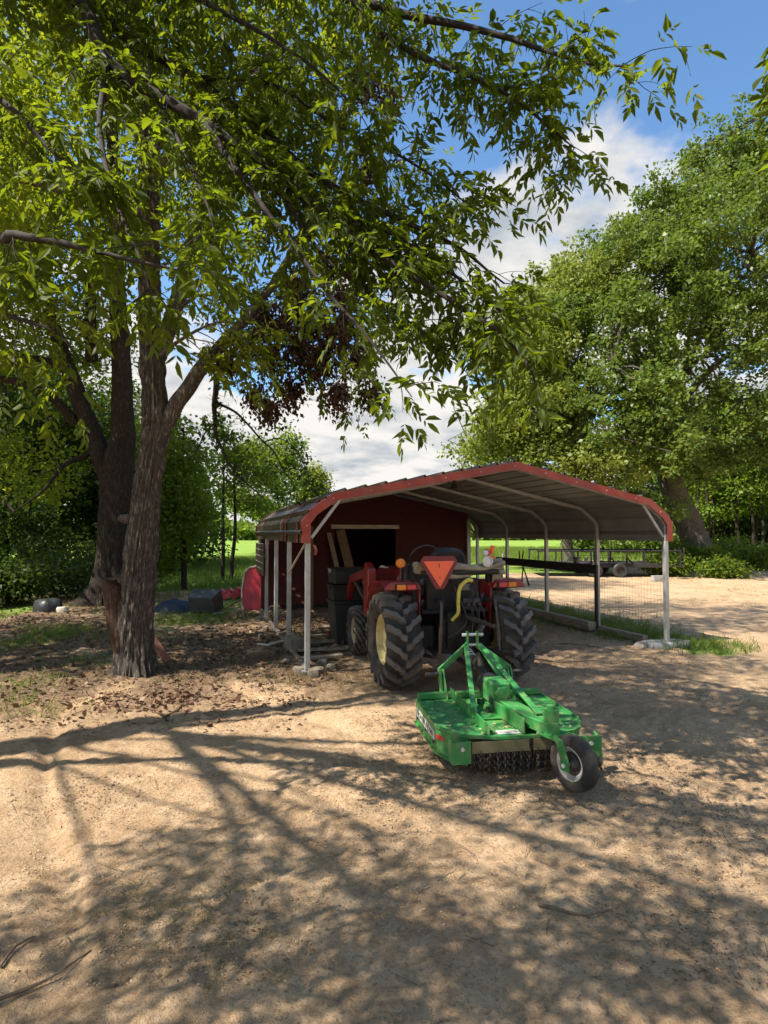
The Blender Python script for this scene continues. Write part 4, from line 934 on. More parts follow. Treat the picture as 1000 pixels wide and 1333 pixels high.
# ------------------------------------------------------------------ trees
def bark_mat(name, c1, c2, dark, sc):
    if name in MATS: return MATS[name]
    m = bpy.data.materials.new(name); m.use_nodes = True; MATS[name] = m
    n = m.node_tree.nodes; l = m.node_tree.links; bs = n['Principled BSDF']
    t = n.new('ShaderNodeTexCoord'); mp = n.new('ShaderNodeMapping'); mp.inputs['Scale'].default_value = (1, 1, .22); l.new(t.outputs['Object'], mp.inputs[0])
    v = n.new('ShaderNodeTexVoronoi'); v.feature = 'DISTANCE_TO_EDGE'; v.inputs['Scale'].default_value = sc
    q = n.new('ShaderNodeTexNoise'); q.inputs['Scale'].default_value = sc*1.1; q.inputs['Detail'].default_value = 8; q.inputs['Roughness'].default_value = .7
    l.new(mp.outputs[0], q.inputs['Vector'])
    mv = n.new('ShaderNodeMix'); mv.data_type = 'VECTOR'; mv.inputs['Factor'].default_value = .09
    l.new(mp.outputs[0], mv.inputs['A']); l.new(q.outputs['Color'], mv.inputs['B']); l.new(mv.outputs['Result'], v.inputs['Vector'])
    r = n.new('ShaderNodeMapRange'); r.inputs['From Max'].default_value = .34; l.new(v.outputs['Distance'], r.inputs['Value'])
    a = n.new('ShaderNodeMix'); a.data_type = 'RGBA'; a.inputs['A'].default_value = (*c1, 1); a.inputs['B'].default_value = (*c2, 1)
    r2 = n.new('ShaderNodeMapRange'); r2.inputs['From Min'].default_value = .35; r2.inputs['From Max'].default_value = .65; l.new(q.outputs[0], r2.inputs['Value']); l.new(r2.outputs[0], a.inputs['Factor'])
    b = n.new('ShaderNodeMix'); b.data_type = 'RGBA'; b.inputs['A'].default_value = (*dark, 1); l.new(a.outputs['Result'], b.inputs['B']); l.new(r.outputs[0], b.inputs['Factor'])
    l.new(b.outputs['Result'], bs.inputs['Base Color']); bs.inputs['Roughness'].default_value = .95; bs.inputs['Specular IOR Level'].default_value = .15
    h = n.new('ShaderNodeMath'); h.operation = 'MULTIPLY_ADD'; h.inputs[1].default_value = .7; l.new(r.outputs[0], h.inputs[0]); l.new(q.outputs[0], h.inputs[2])
    bu = n.new('ShaderNodeBump'); bu.inputs['Strength'].default_value = .9; bu.inputs['Distance'].default_value = .03; l.new(h.outputs[0], bu.inputs['Height']); l.new(bu.outputs[0], bs.inputs['Normal'])
    return m
B_grey = bark_mat('grey_brown_bark', (.36, .325, .28), (.25, .22, .185), (.075, .063, .052), 34)
B_dark = bark_mat('dark_bark', (.095, .076, .060), (.065, .052, .042), (.03, .024, .019), 26)
B_twig = pm('twig_bark', (.024, .018, .014), (.017, .013, .011), 20, .9, 0, .2, 40)
LF_near = leaf_mat('near_leaf', (.026, .046, .006), (.066, .100, .012), (.34, .44, .014), .40, .55)
LF_mid = leaf_mat('mid_leaf', (.060, .095, .011), (.135, .175, .020), (.42, .50, .020), .50, .55)
LF_oak = leaf_mat('oak_leaf', (.030, .060, .014), (.060, .100, .022), (.10, .18, .02), .35)
LF_right = leaf_mat('right_tree_leaf', (.068, .112, .022), (.155, .215, .048), (.26, .36, .035), .34, .42)
LF_bright = leaf_mat('bright_leaf', (.070, .135, .018), (.150, .215, .028), (.34, .44, .035), .44)
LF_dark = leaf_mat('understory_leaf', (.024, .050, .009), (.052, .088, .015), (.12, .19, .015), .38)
LF_brown = leaf_mat('brown_dead_leaf', (.050, .028, .018), (.100, .058, .036), (.10, .05, .028), .28)
GR_mat = leaf_mat('grass_blade', (.085, .145, .018), (.19, .24, .045), (.22, .30, .03), .35)
GR_dry = leaf_mat('dry_grass_blade', (.22, .185, .075), (.34, .28, .14), (.26, .22, .09), .3)

class Tree:
    def __init__(s, name, label, loc, bark, group=None, seed=1):
        s.root = thing(name, label, 'tree', loc, 0, group); s.o = Vector(loc); s.bark = bark
        s.mb = MB(); s.samples = []; s.P = []; s.D = []; s.N = []; s.L = []; s.rng = np.random.default_rng(seed)
    def limb(s, pts, n=8, step=.15, wob=.012, spawn=True):
        P, R = spline(pts, step); P = wobble(P, wob, s.rng)
        s.mb.tube(P - np.array(s.o), list(R), n)
        if spawn: s.samples.append((P, R))
        return P, R
    def leaves(s, P, D, N, L): s.P.append(P); s.D.append(D); s.N.append(N); s.L.append(L)
    def branchlets(s, P, R, every=.10, length=(.35, .9), start=.12, droop=.55, ncomp=6, nleaf=7, leaf=.09, rach=.20, out=.8, twig_r=.006, sub=0):
        """leafy side shoots with pinnate leaves along a limb"""
        rng = s.rng; seg = np.linalg.norm(np.diff(P, axis=0), axis=1); S = np.concatenate([[0], np.cumsum(seg)]); tot = S[-1]
        cnt = int(tot*(1-start)/every); nodes = []
        for t in np.sort(rng.uniform(tot*start, tot, cnt)):
            i = min(np.searchsorted(S, t), len(P)-1); j = max(i-1, 0)
            tg = nrm(P[min(i+1, len(P)-1)] - P[j]); side = nrm(np.cross(tg, rng.normal(size=3)))
            d = nrm(tg*.55 + side*out + np.array([0, 0, .1])); ln = rng.uniform(*length)*(1.0 - .25*t/tot); k = 7
            pts = [P[i].copy()]; dd = d.copy()
            for q in range(k):
                dd = nrm(dd + np.array([0, 0, -droop/k]) + rng.normal(size=3)*.10); pts.append(pts[-1] + dd*ln/k)
            pts = np.array(pts); s.mb.tube(pts - np.array(s.o), list(np.linspace(twig_r, twig_r*.35, k+1)), 4, False)
            if sub:
                for _ in range(sub):
                    m = rng.integers(2, k); d2 = nrm(nrm(pts[m]-pts[m-1]) + .9*nrm(rng.normal(size=3))); e = [pts[m].copy()]
                    for q in range(4): d2 = nrm(d2 + np.array([0, 0, -droop/5])); e.append(e[-1] + d2*ln*.5/4)
                    e = np.array(e); s.mb.tube(e - np.array(s.o), list(np.linspace(twig_r*.6, twig_r*.3, 5)), 3, False); nodes.append((e, max(2, ncomp//2)))
            nodes.append((pts, ncomp))
        B, D = [], []
        for pts, nc in nodes:
            k = len(pts)-1
            for c in range(nc):
                f = (c + .6 + .4*rng.random())/nc*k; i = min(int(f), k-1); p = pts[i] + (pts[i+1]-pts[i])*(f-i); tg = nrm(pts[i+1]-pts[i])
                sd = nrm(np.cross(tg, np.array([0, 0, 1.0]))) if abs(tg[2]) < .95 else np.array([1., 0, 0])
                sd = sd*(1 if c % 2 else -1); dd = nrm(tg*.5 + sd*.8 + rng.normal(size=3)*.3 + np.array([0, 0, -.15])) if c < nc-1 else tg
                B.append(p); D.append(dd)
        if not B: return
        B, D = np.array(B), np.array(D); s.pinnate(B, D, rach, nleaf, leaf)
    def pinnate(s, B, D, rach, nleaf, leaf):
        rng = s.rng; n = len(B); rl = rach*rng.uniform(.65, 1.15, n)
        up = nrm(np.array([0, 0, 1.0]) + .35*rng.normal(size=(n, 3))); side = nrm(np.cross(D, up)); nm = nrm(np.cross(side, D))
        for q in range(nleaf):
            pair = q//2; f = (.35 + .65*(pair+.5)/max(1, (nleaf-1)/2)) if q < nleaf-1 else 1.0
            p = B + D*(rl*f)[:, None] + np.array([0, 0, -1.0])*(rl*f*f*.25)[:, None]
            sg = -1 if q % 2 else 1
            d = nrm(D*.62 + side*sg*.8 + rng.normal(size=(n, 3))*.18 + np.array([0, 0, -.28])) if q < nleaf-1 else nrm(D + np.array([0, 0, -.4]) + rng.normal(size=(n, 3))*.15)
            s.leaves(p, d, nrm(nm + rng.normal(size=(n, 3))*.42), leaf*rng.uniform(.45, 1.32, n))
    def clumps(s, lobes, ncl, nleaf, cr, leaf, flat=.7, shell=.45, twigs=.35, twig_r=.012, groups=None):
        rng = s.rng; w = np.array([l_[1][0]*l_[1][1]*l_[1][2] for l_ in lobes])**.67; w = w/w.sum()
        C = []
        allS = np.concatenate([p for p, _ in s.samples]) if s.samples else None
        for (c, r), ww in zip(lobes, w):
            k = max(3, int(ncl*ww)); d = randdir(k, rng); rad = rng.uniform(shell, 1.0, k)**.6
            C.append(np.array(c) + d*np.array(r)*rad[:, None])
        C = np.concatenate(C); C = C[C[:, 2] > .15]
        if allS is not None and twigs:
            for c in C[rng.random(len(C)) < twigs]:
                i = np.argmin(((allS - c)**2).sum(1)); a = allS[i]; m = (a+c)/2 + rng.normal(size=3)*.10*np.linalg.norm(c-a) + np.array([0, 0, .06*np.linalg.norm(c-a)])
                s.mb.tube(np.array([a, (a+m)/2+(m-a)*.05, m, c]) - np.array(s.o), [twig_r, twig_r*.8, twig_r*.6, twig_r*.25], 4, False)
        if groups:                                               # boughs made of smaller sprays, with gaps between the boughs
            k, nleaf, r2 = groups; n0 = len(C); C = np.repeat(C, k, 0) + rng.normal(size=(n0*k, 3))*np.array([1, 1, .55])*cr*np.repeat(rng.uniform(.55, 1.2, n0), k)[:, None]*.6; cr = r2
        n = len(C)*nleaf; cc = np.repeat(C, nleaf, 0); sz = np.repeat(cr*rng.uniform(.6, 1.3, len(C)), nleaf)
        off = rng.normal(size=(n, 3))*np.array([1, 1, flat])*(sz*.55)[:, None]
        D = nrm(nrm(off)*.7 + rng.normal(size=(n, 3))*.6 + np.array([0, 0, -.15])); N = nrm(np.array([0, 0, 1.0]) + rng.normal(size=(n, 3))*.75)
        s.leaves(cc + off, D, N, leaf*rng.uniform(.6, 1.3, n)); return C
    def trunk(s, pts, n=64, ridge=.02, step=.028, flare=None, zs=3.0, fs=7.0):
        """near trunk with furrowed bark modelled in the mesh"""
        P, R = spline(pts, step); mb = MB(); vs = []; k = len(P); u = None
        for i in range(k):
            t = Vector(nrm(P[min(i+1, k-1)] - P[max(i-1, 0)])); u = perp(t)[0] if u is None else (u - t*u.dot(t)).normalized(); w = t.cross(u)
            a = np.arange(n)*2*math.pi/n; z = P[i][2]
            ca, sa = np.cos(a), np.sin(a)
            q = np.abs(vnoise(ca*fs + 20 + .8*vnoise(ca*4, np.full(n, z*2.5) + sa*4, 2), sa*fs + z*zs, 4)) + .6*np.abs(vnoise(ca*fs*2 + 9, sa*fs*2 + z*zs*1.6, 6))
            r = R[i]*(1 + .10*vnoise(ca*1.2 + 5, sa*1.2 + z*.9, 11)) + ridge*(q*2.2 - .35)
            if flare: r = r*(1 + flare(a, z))
            for j in range(n): vs.append(Vector(P[i]) - s.o + (u*ca[j] + w*sa[j])*r[j])
        s.mb.add(vs, [(i*n+j, i*n+(j+1) % n, (i+1)*n+(j+1) % n, (i+1)*n+j) for i in range(k-1) for j in range(n)])
        s.samples.append((P[k//2:], R[k//2:])); return P, R
    def finish(s, leaf_m, T=T_DIAMOND, crown='crown', singles=0, bark2=None):
        mb = s.mb.build('trunk', s.bark, s.root, smooth=60)
        if s.P:
            P, D, N, L = (np.concatenate(a) for a in (s.P, s.D, s.N, s.L))
            if singles:                                          # the leaves that show largest are objects of their own
                x, y, d = project(P); ok = (d > .8) & (x > 4) & (x < IW-4) & (y > 4) & (y < IH-60)
                sc_ = np.where(ok, L/np.maximum(d, .5), 0); idx = np.argsort(-sc_)[:singles]
                me = bpy.data.meshes.new('leaf'); me.from_pydata([tuple(v) for v in T[0]], [], [tuple(int(q) for q in f) for f in T[1]]); me.materials.append(leaf_m)
                F = frames(D[idx], N[idx])
                for q, i in enumerate(idx):
                    o = bpy.data.objects.new('leaf', me); COL.objects.link(o); o.parent = s.root
                    o.matrix_local = Matrix.Translation(Vector(P[i]) - s.o) @ Matrix([list(r_) for r_ in F[q]]).to_4x4() @ Matrix.Scale(float(L[i]), 4)
                keep = np.ones(len(P), bool); keep[idx] = False; P, D, N, L = P[keep], D[keep], N[keep], L[keep]
            if T is T_LEAF:
                g_ = s.rng.integers(0, 3, len(P)); Vs, Fs, o_ = [], [], 0
                for q, T_ in enumerate((T_LEAF, T_CURL, T_SLIM)):
                    k_ = g_ == q; v_, f_ = instances(T_, P[k_] - np.array(s.o), D[k_], N[k_], L[k_], s.rng.uniform(.65, 1.3, k_.sum())); Vs.append(v_); Fs.append(f_ + o_); o_ += len(v_)
                V, F = np.concatenate(Vs), np.concatenate(Fs)
            else: V, F = instances(T, P - np.array(s.o), D, N, L, s.rng.uniform(.7, 1.25, len(P)))
            fast_mesh(crown, V, F, leaf_m, s.root)['kind'] = 'stuff'
            return len(P)
        return 0

def lobe(px, py, Y, rx, ry, rd): 
    """ellipsoid lobe centred on a point, radii in metres (across, depth, height)"""
    return (np.array(at(px, py, Y)), np.array([rx, rd, ry]))

# --- 1: near furrowed trunk left of the carport
base = ground(178, 873); Y1 = base.y
t1 = Tree('shade_tree', 'tall furrowed tree with forked trunk standing nearest the left carport posts', base, B_grey, seed=11)
def fl1(a, z): return .24*np.exp(-max(z, 0)/.14)*(1 + .5*np.cos(3*a + 1)) + .10*np.exp(-max(z, 0)/.5)
t1.trunk([(at(178, 890, Y1), 0.190), (at(176, 850, Y1), 0.180), (at(178, 790, Y1), 0.172), (at(185, 700, Y1), 0.154), (at(193, 630, Y1), 0.134), (at(200, 585, Y1), 0.134), (at(203, 552, Y1), 0.137), (at(200, 500, Y1), 0.116), (at(195, 420, Y1), 0.107), (at(194, 300, Y1), 0.097), (at(196, 180, Y1), 0.086), (at(188, 90, Y1+.1), 0.069), (at(165, -20, Y1+.2), 0.055), (at(150, -200, Y1+.3), 0.034)], 84, .042, .028, fl1, 3.0, 9.0)
A = [(at(206, 572, Y1), 0.096), (at(222, 540, Y1), 0.100), (at(262, 480, Y1+.1), 0.089), (at(292, 445, Y1+.2), 0.074), (at(345, 385, Y1+.3), 0.056), (at(395, 300, Y1+.4), 0.044), (at(440, 200, Y1+.5), 0.033), (at(462, 90, Y1+.6), 0.022), (at(470, -40, Y1+.8), 0.015)]
t1.limb(A, 14, .06)
t1.limb([(at(203, 470, Y1), .10), (at(218, 430, Y1+.1), .105), (at(238, 370, Y1+.2), .09), (at(262, 280, Y1+.4), .07), (at(300, 170, Y1+.6), .055), (at(352, 60, Y1+.8), .04), (at(380, -60, Y1+1), .03)], 12, .08)
t1.limb([(at(292, 445, Y1+.2), .05), (at(350, 432, Y1+.3), .035), (at(420, 430, Y1+.4), .022), (at(478, 462, Y1+.5), .010)], 8)
t1.limb([(at(395, 300, Y1+.4), .035), (at(450, 260, Y1+.6), .025), (at(520, 210, Y1+.9), .015)], 7)
t1.limb([(at(196, 330, Y1), .06), (at(150, 290, Y1-.3), .05), (at(80, 250, Y1-.5), .035), (at(0, 230, Y1-.6), .02)], 8)
t1.limb([(at(194, 240, Y1), .06), (at(240, 180, Y1-.4), .045), (at(310, 110, Y1-.6), .03), (at(390, 30, Y1-.8), .02)], 8)
t1.limb([(at(190, 120, Y1), .05), (at(120, 60, Y1-.5), .04), (at(40, 30, Y1-.9), .02)], 8)
t1.limb([(at(170, 0, Y1), .05), (at(230, -120, Y1-.5), .04), (at(330, -200, Y1-.9), .02)], 8)
t1.limb([(at(222, 415, Y1+.1), .03), (at(255, 385, Y1+.1), .022), (at(300, 392, Y1+.1), .014), (at(345, 430, Y1+.1), .006)], 7)
t1.limb([(at(200, 470, Y1), .03), (at(240, 440, Y1-.3), .02), (at(285, 420, Y1-.4), .012), (at(320, 425, Y1-.4), .005)], 7)
for P_, R_ in t1.samples[1:]:
    t1.branchlets(P_, R_, .095, (.5, 1.3), .14, .5, 5, 7, .105, .24, .9, .008, sub=1)
# broken stub on the left of the trunk
st = MB(); s0 = at(146, 800, Y1-.05) - base
st.tube([s0 + Vector((.25, .02, -.55)), s0 + Vector((.14, 0, -.38)), s0 + Vector((.06, 0, -.1)), s0 + Vector((.03, 0, .15)), s0 + Vector((.0, 0, .33)), s0 + Vector((-.01, 0, .39)), s0 + Vector((.04, 0, .395))], [.10, .12, .115, .115, .12, .115, .03], 14)
st.build('broken_stub', bark_mat('split_dead_wood', (.30, .20, .14), (.20, .12, .08), (.07, .04, .03), 40), t1.root, smooth=60)
kb = MB(); k0 = at(158, 676, Y1-.05) - base; kb.tube([k0 + Vector((.10, 0, 0)), k0 + Vector((.02, -.02, .01)), k0 + Vector((-.02, -.03, .02))], [.07, .05, .03], 8)
kb.build('bark_knot', B_grey, t1.root, smooth=60)
# hanging bundles of brown dead leaves
rr = np.random.default_rng(3)
for (px, py, r_) in ((472, 108, .30), (435, 55, .2), (505, 135, .25), (458, 240, .22), (400, 415, .38), (352, 465, .32), (430, 440, .36), (470, 468, .28), (378, 510, .28), (332, 515, .24), (365, 425, .32), (412, 478, .34), (445, 385, .28), (340, 410, .25), (300, 470, .2), (390, 455, .34), (450, 420, .3), (482, 515, .22), (440, 515, .26), (350, 535, .22), (322, 450, .24), (382, 375, .3), (425, 345, .3), (465, 345, .28), (490, 300, .24), (455, 300, .24), (480, 220, .22), (440, 160, .22), (500, 60, .2)):
    c = np.array(at(px, py, Y1 + .5 + rr.uniform(-.2, .4))); n_ = int(5200*r_*r_) + 90
    P_ = c + rr.normal(size=(n_, 3))*np.array([.42, .42, .5])*r_*.85; D_ = nrm(np.array([0, 0, -1.0]) + rr.normal(size=(n_, 3))*.5)
    V, F = instances(T_WIDE, P_ - np.array(base), D_, randdir(n_, rr), .062*rr.uniform(.6, 1.3, n_))
    fast_mesh('dead_leaf_bundle', V, F, LF_brown, t1.root)['kind'] = 'stuff'
    allS = np.concatenate([p for p, _ in t1.samples[1:]]); a = allS[np.argmin(((allS - c)**2).sum(1))]
    t1.mb.tube(np.array([a, (a+c)/2 + np.array([0, 0, .1]), c, c + np.array([.05, 0, -.3])]) - np.array(base), [.014, .010, .006, .003], 4, False)
    for _ in range(6):
        e = c + rr.normal(size=3)*r_*.8; t1.mb.tube(np.array([c, (c+e)/2 + rr.normal(size=3)*.04, e]) - np.array(base), [.005, .004, .002], 3, False)
for _ in range(26):                                              # bare twigs right of the bundles
    a = np.array(at(rr.uniform(350, 440), rr.uniform(430, 520), Y1+.6)); pts = [a]; d = nrm(np.array([1.0, .1, -.35]) + rr.normal(size=3)*.35)
    for q in range(5): d = nrm(d + rr.normal(size=3)*.18 + np.array([0, 0, -.05])); pts.append(pts[-1] + d*.11)
    t1.mb.tube(np.array(pts) - np.array(base), list(np.linspace(.005, .0015, 6)), 3, False)
# drooping oak-like bough with small dark leaves
ob = MB(); oakP = []
for pts in (([(at(285, 452, Y1+.25), .05), (at(282, 500, Y1+.6), .04), (at(281, 545, Y1+.9), .03), (at(290, 590, Y1+1.1), .02), (at(318, 625, Y1+1.2), .012), (at(345, 650, Y1+1.3), .006)]),
            ([(at(281, 520, Y1+.8), .02), (at(310, 540, Y1+1.0), .016), (at(345, 575, Y1+1.2), .012), (at(372, 615, Y1+1.3), .008), (at(392, 655, Y1+1.4), .004)]),
            ([(at(281, 545, Y1+.9), .014), (at(262, 575, Y1+1.0), .010), (at(250, 605, Y1+1.0), .005)]),
            ([(at(345, 575, Y1+1.2), .010), (at(365, 570, Y1+1.2), .008), (at(385, 585, Y1+1.3), .005), (at(398, 610, Y1+1.3), .003)])):
    P_, R_ = spline(pts, .06); P_ = wobble(P_, .02, rr); ob.tube(P_ - np.array(base), list(R_), 6)
    for i in range(4, len(P_), 2):
        for _ in range(2):
            e = P_[i] + rr.normal(size=3)*.16; ob.tube(np.array([P_[i], (P_[i]+e)/2 + rr.normal(size=3)*.02, e]) - np.array(base), [.004, .003, .0015], 3, False)
            if rr.random() < .62: oakP.append(e)
bo = ob.build('drooping_bough', B_twig, t1.root)
C_ = np.array(oakP); n_ = 15; c2 = np.repeat(C_, n_, 0) + rr.normal(size=(len(C_)*n_, 3))*.075
V, F = instances(T_WIDE, c2 - np.array(base), randdir(len(c2), rr), nrm(np.array([0, 0, 1.0]) + rr.normal(size=(len(c2), 3))*.8), .075*rr.uniform(.6, 1.3, len(c2)))
fast_mesh('bough_leaves', V, F, LF_oak, bo)['kind'] = 'stuff'
t1.limb([(at(152, -190, Y1+.3), .05), (Vector((-3.2, 7.8, 12)), .04), (Vector((-2.6, 8.2, 14)), .02)], 7, .3)
t1.clumps([(np.array(c), np.array(r)) for c, r in (((-3.0, 7.6, 12.3), (2.6, 2.0, 1.3)), ((-1.0, 8.4, 13.8), (2.2, 1.8, 1.1)), ((-4.4, 8.8, 14.2), (2.2, 2.0, 1.1)), ((-.6, 6.9, 11.6), (1.6, 1.3, .9)))], 260, 34, .42, .13, .6, .1, .3, .01)
n1_ = t1.finish(LF_mid)

# --- 2: broad dark tree with flared roots behind it
b2 = ground(146, 786); Y2 = b2.y
t2 = Tree('root_flared_tree', 'broad dark tree with flared roots and splitting trunk behind the furrowed one', b2, B_dark, seed=21)
def fl2(a, z): return .95*np.exp(-max(z, 0)/.40)*np.clip(.45 + .8*np.cos(3*a + .4), 0, 1.4) + .18*np.exp(-max(z, 0)/.9)
t2.trunk([(at(148, 795, Y2), 0.383), (at(149, 760, Y2), 0.363), (at(150, 700, Y2), 0.350), (at(152, 640, Y2), 0.350), (at(155, 600, Y2), 0.330), (at(160, 560, Y2), 0.238), (at(158, 480, Y2), 0.198), (at(154, 400, Y2), 0.172), (at(150, 250, Y2), 0.132), (at(140, 80, Y2), 0.079), (at(135, -60, Y2), 0.046)], 48, .035, .06, fl2, 1.6, 6)
t2.limb([(at(146, 640, Y2), 0.187), (at(130, 590, Y2), 0.230), (at(108, 530, Y2), 0.194), (at(82, 460, Y2), 0.166), (at(60, 380, Y2), 0.130), (at(45, 250, Y2), 0.086), (at(60, 100, Y2), 0.043)], 16, .1)
t2.limb([(at(100, 552, Y2), .12), (at(70, 520, Y2-.3), .10), (at(30, 500, Y2-.5), .085), (at(-30, 488, Y2-.6), .07)], 10)
t2.limb([(at(85, 480, Y2), .12), (at(55, 470, Y2-.2), .10), (at(10, 465, Y2-.4), .08), (at(-40, 470, Y2-.5), .06)], 10)
t2.limb([(at(120, 590, Y2), .06), (at(85, 605, Y2-.5), .05), (at(55, 640, Y2-1), .03), (at(20, 665, Y2-1.2), .015)], 8)
t2.limb([(at(120, 470, Y2), .14), (at(118, 400, Y2), .12), (at(125, 300, Y2), .09)], 10)
t2.limb([(at(60, 330, Y2-1), .12), (at(40, 260, Y2-1.2), .11), (at(10, 210, Y2-1.4), .10), (at(-40, 180, Y2-1.5), .08)], 10)
t2.limb([(at(150, 300, Y2), .10), (at(110, 240, Y2), .09), (at(40, 120, Y2), .06), (at(20, 60, Y2), .04)], 10)
t2.limb([(at(152, 330, Y2), .10), (at(200, 250, Y2), .08), (at(270, 160, Y2+.5), .05), (at(320, 60, Y2+.5), .03)], 10)
lb = [lobe(40, 120, Y2, 2.6, 2.2, 2.5), lobe(150, 60, Y2+.5, 2.4, 2.0, 2.5), lobe(270, 90, Y2+1, 2.4, 1.8, 2.5), lobe(90, 290, Y2-.5, 2.4, 1.6, 2.2), lobe(0, 330, Y2-1, 2.0, 1.8, 2), lobe(230, 260, Y2+1, 1.8, 1.4, 2), lobe(30, 440, Y2, 2.0, 1.0, 2), lobe(-120, 200, Y2, 3, 3, 3), lobe(130, -120, Y2, 3.5, 2, 3), lobe(320, 200, Y2+1.5, 1.5, 1.2, 1.6), lobe(20, 610, Y2+.3, 1.6, .9, 1.5), lobe(120, 430, Y2+.8, 1.6, .9, 1.2)]
t2.clumps(lb, 1500, 42, .42, .115, .75, .25, .25, .02)
t2.finish(LF_mid, T_WIDE)

# --- 3: overhanging pinnate-leaved tree whose trunk stands left of the camera
b3 = Vector((-6.7, 2.5, 0))
t3 = Tree('overhanging_tree', 'leafy limbs with long pinnate leaves arching in over the yard from above', b3, B_twig, seed=31)
hub3 = b3 + Vector((.2, .2, 5.0))
t3.limb([(b3, .34), (b3 + Vector((.05, .05, 1.5)), .29), (b3 + Vector((.1, .1, 3)), .26), (hub3, .24), (hub3 + Vector((-.1, .1, 2.5)), .16), (hub3 + Vector((0, 0, 4.5)), .08)], 16, .2, .01, False)
NEAR = [
 [(hub3, .04), (Vector((-4.4, 3.6, 5.9)), .038), (at(60, -25, 4.3), .060), (at(140, 80, 4.2), .050), (at(200, 122, 4.2), .045), (at(265, 160, 4.1), .040), (at(340, 210, 4.0), .034), (at(420, 275, 3.9), .028), (at(500, 335, 3.75), .022), (at(570, 380, 3.6), .017), (at(640, 425, 3.45), .012), (at(685, 470, 3.3), .008), (at(702, 515, 3.2), .004)],
 [(hub3 + Vector((0, 0, .6)), .04), (Vector((-4.2, 3.9, 6.5)), .036), (at(90, -20, 4.7), .058), (at(160, 45, 4.6), .048), (at(250, 100, 4.5), .040), (at(330, 160, 4.4), .034), (at(420, 235, 4.2), .026), (at(520, 285, 4.0), .018), (at(600, 325, 3.85), .012), (at(655, 370, 3.7), .006)],
 [(hub3 + Vector((0, 0, 1.5)), .05), (Vector((-3.4, 4.4, 7.1)), .04), (at(330, -50, 4.7), .045), (at(450, -5, 4.5), .036), (at(540, 22, 4.3), .028), (at(640, 42, 4.1), .021), (at(710, 65, 3.9), .015), (at(775, 85, 3.65), .009), (at(828, 85, 3.45), .005)],
 [(Vector((-2.6, 4.3, 6.7)), .04), (at(420, -20, 4.35), .034), (at(480, 35, 4.25), .027), (at(560, 78, 4.1), .020), (at(640, 112, 4.0), .014), (at(715, 165, 3.85), .008), (at(745, 190, 3.7), .004)],
 [(hub3 + Vector((0, 0, -.8)), .09), (Vector((-4.6, 2.9, 4.3)), .045), (at(-60, 285, 3.1), .028), (at(20, 305, 2.95), .022), (at(100, 322, 2.85), .016), (at(170, 342, 2.8), .010), (at(235, 352, 2.8), .005)],
 [(at(265, 160, 4.1), .026), (at(330, 250, 3.8), .020), (at(400, 345, 3.55), .014), (at(465, 425, 3.35), .009), (at(510, 480, 3.25), .006), (at(537, 520, 3.15), .003)],
 [(at(140, 80, 4.2), .024), (at(130, 170, 3.8), .018), (at(150, 260, 3.4), .012), (at(180, 330, 3.1), .008), (at(200, 390, 2.95), .004)],
 [(at(340, 210, 4.0), .020), (at(420, 330, 3.9), .014), (at(520, 410, 3.8), .010), (at(580, 455, 3.7), .006), (at(600, 480, 3.6), .003)],
 [(at(250, 100, 4.5), .024), (at(350, 110, 4.3), .018), (at(450, 170, 4.1), .013), (at(540, 215, 4.0), .009), (at(620, 275, 3.9), .005)],
 [(at(200, 122, 4.2), .020), (at(240, 200, 3.9), .014), (at(270, 270, 3.7), .008), (at(280, 310, 3.6), .004)],
 [(at(-60, 380, 3.4), .020), (at(10, 410, 3.3), .014), (at(70, 430, 3.2), .008), (at(110, 470, 3.1), .004)],
 [(at(90, -20, 4.7), .03), (at(180, -30, 4.3), .022), (at(300, 20, 4.0), .016), (at(400, 80, 3.8), .010), (at(470, 150, 3.7), .005)],
 [(at(420, 275, 3.9), .018), (at(500, 300, 3.9), .014), (at(580, 350, 3.8), .011), (at(640, 395, 3.6), .008), (at(690, 440, 3.5), .004)],
 [(at(-80, 100, 3.6), .03), (at(0, 130, 3.5), .02), (at(60, 190, 3.4), .012), (at(110, 240, 3.3), .006)],
]
TR_ = [Vector((-1.5, 1.2, 6.3)), Vector((0.2, 2.0, 5.7)), at(1010, -190, 2.75), at(1050, -60, 2.6), at(1058, 40, 2.5), at(1055, 120, 2.45), at(1045, 170, 2.4)]
NEAR.append([(hub3 + Vector((0, 0, 1.8)), .05)] + [(p, r) for p, r in zip(TR_, (.035, .03, .025, .018, .012, .008, .004))])
for k, L_ in enumerate(NEAR):
    P_, R_ = t3.limb(L_, 10, .08, .008)
    st_ = .30 if k in (0, 1, 2) else .45 if k == 4 else .58 if k == len(NEAR)-1 else .08
    ev = {4: .16, 5: .15, 6: .15, 7: .11, 10: .13, 12: .13, 14: .10}.get(k, .062 if k in (0, 1, 8, 13) else .08); ln_ = {14: (.15, .32), 5: (.12, .34), 0: (.18, .48)}.get(k, (.20, .55))
    t3.branchlets(P_, R_, ev, ln_, st_, .75, 5, 7, .086, .165, .85, .004, sub=1)
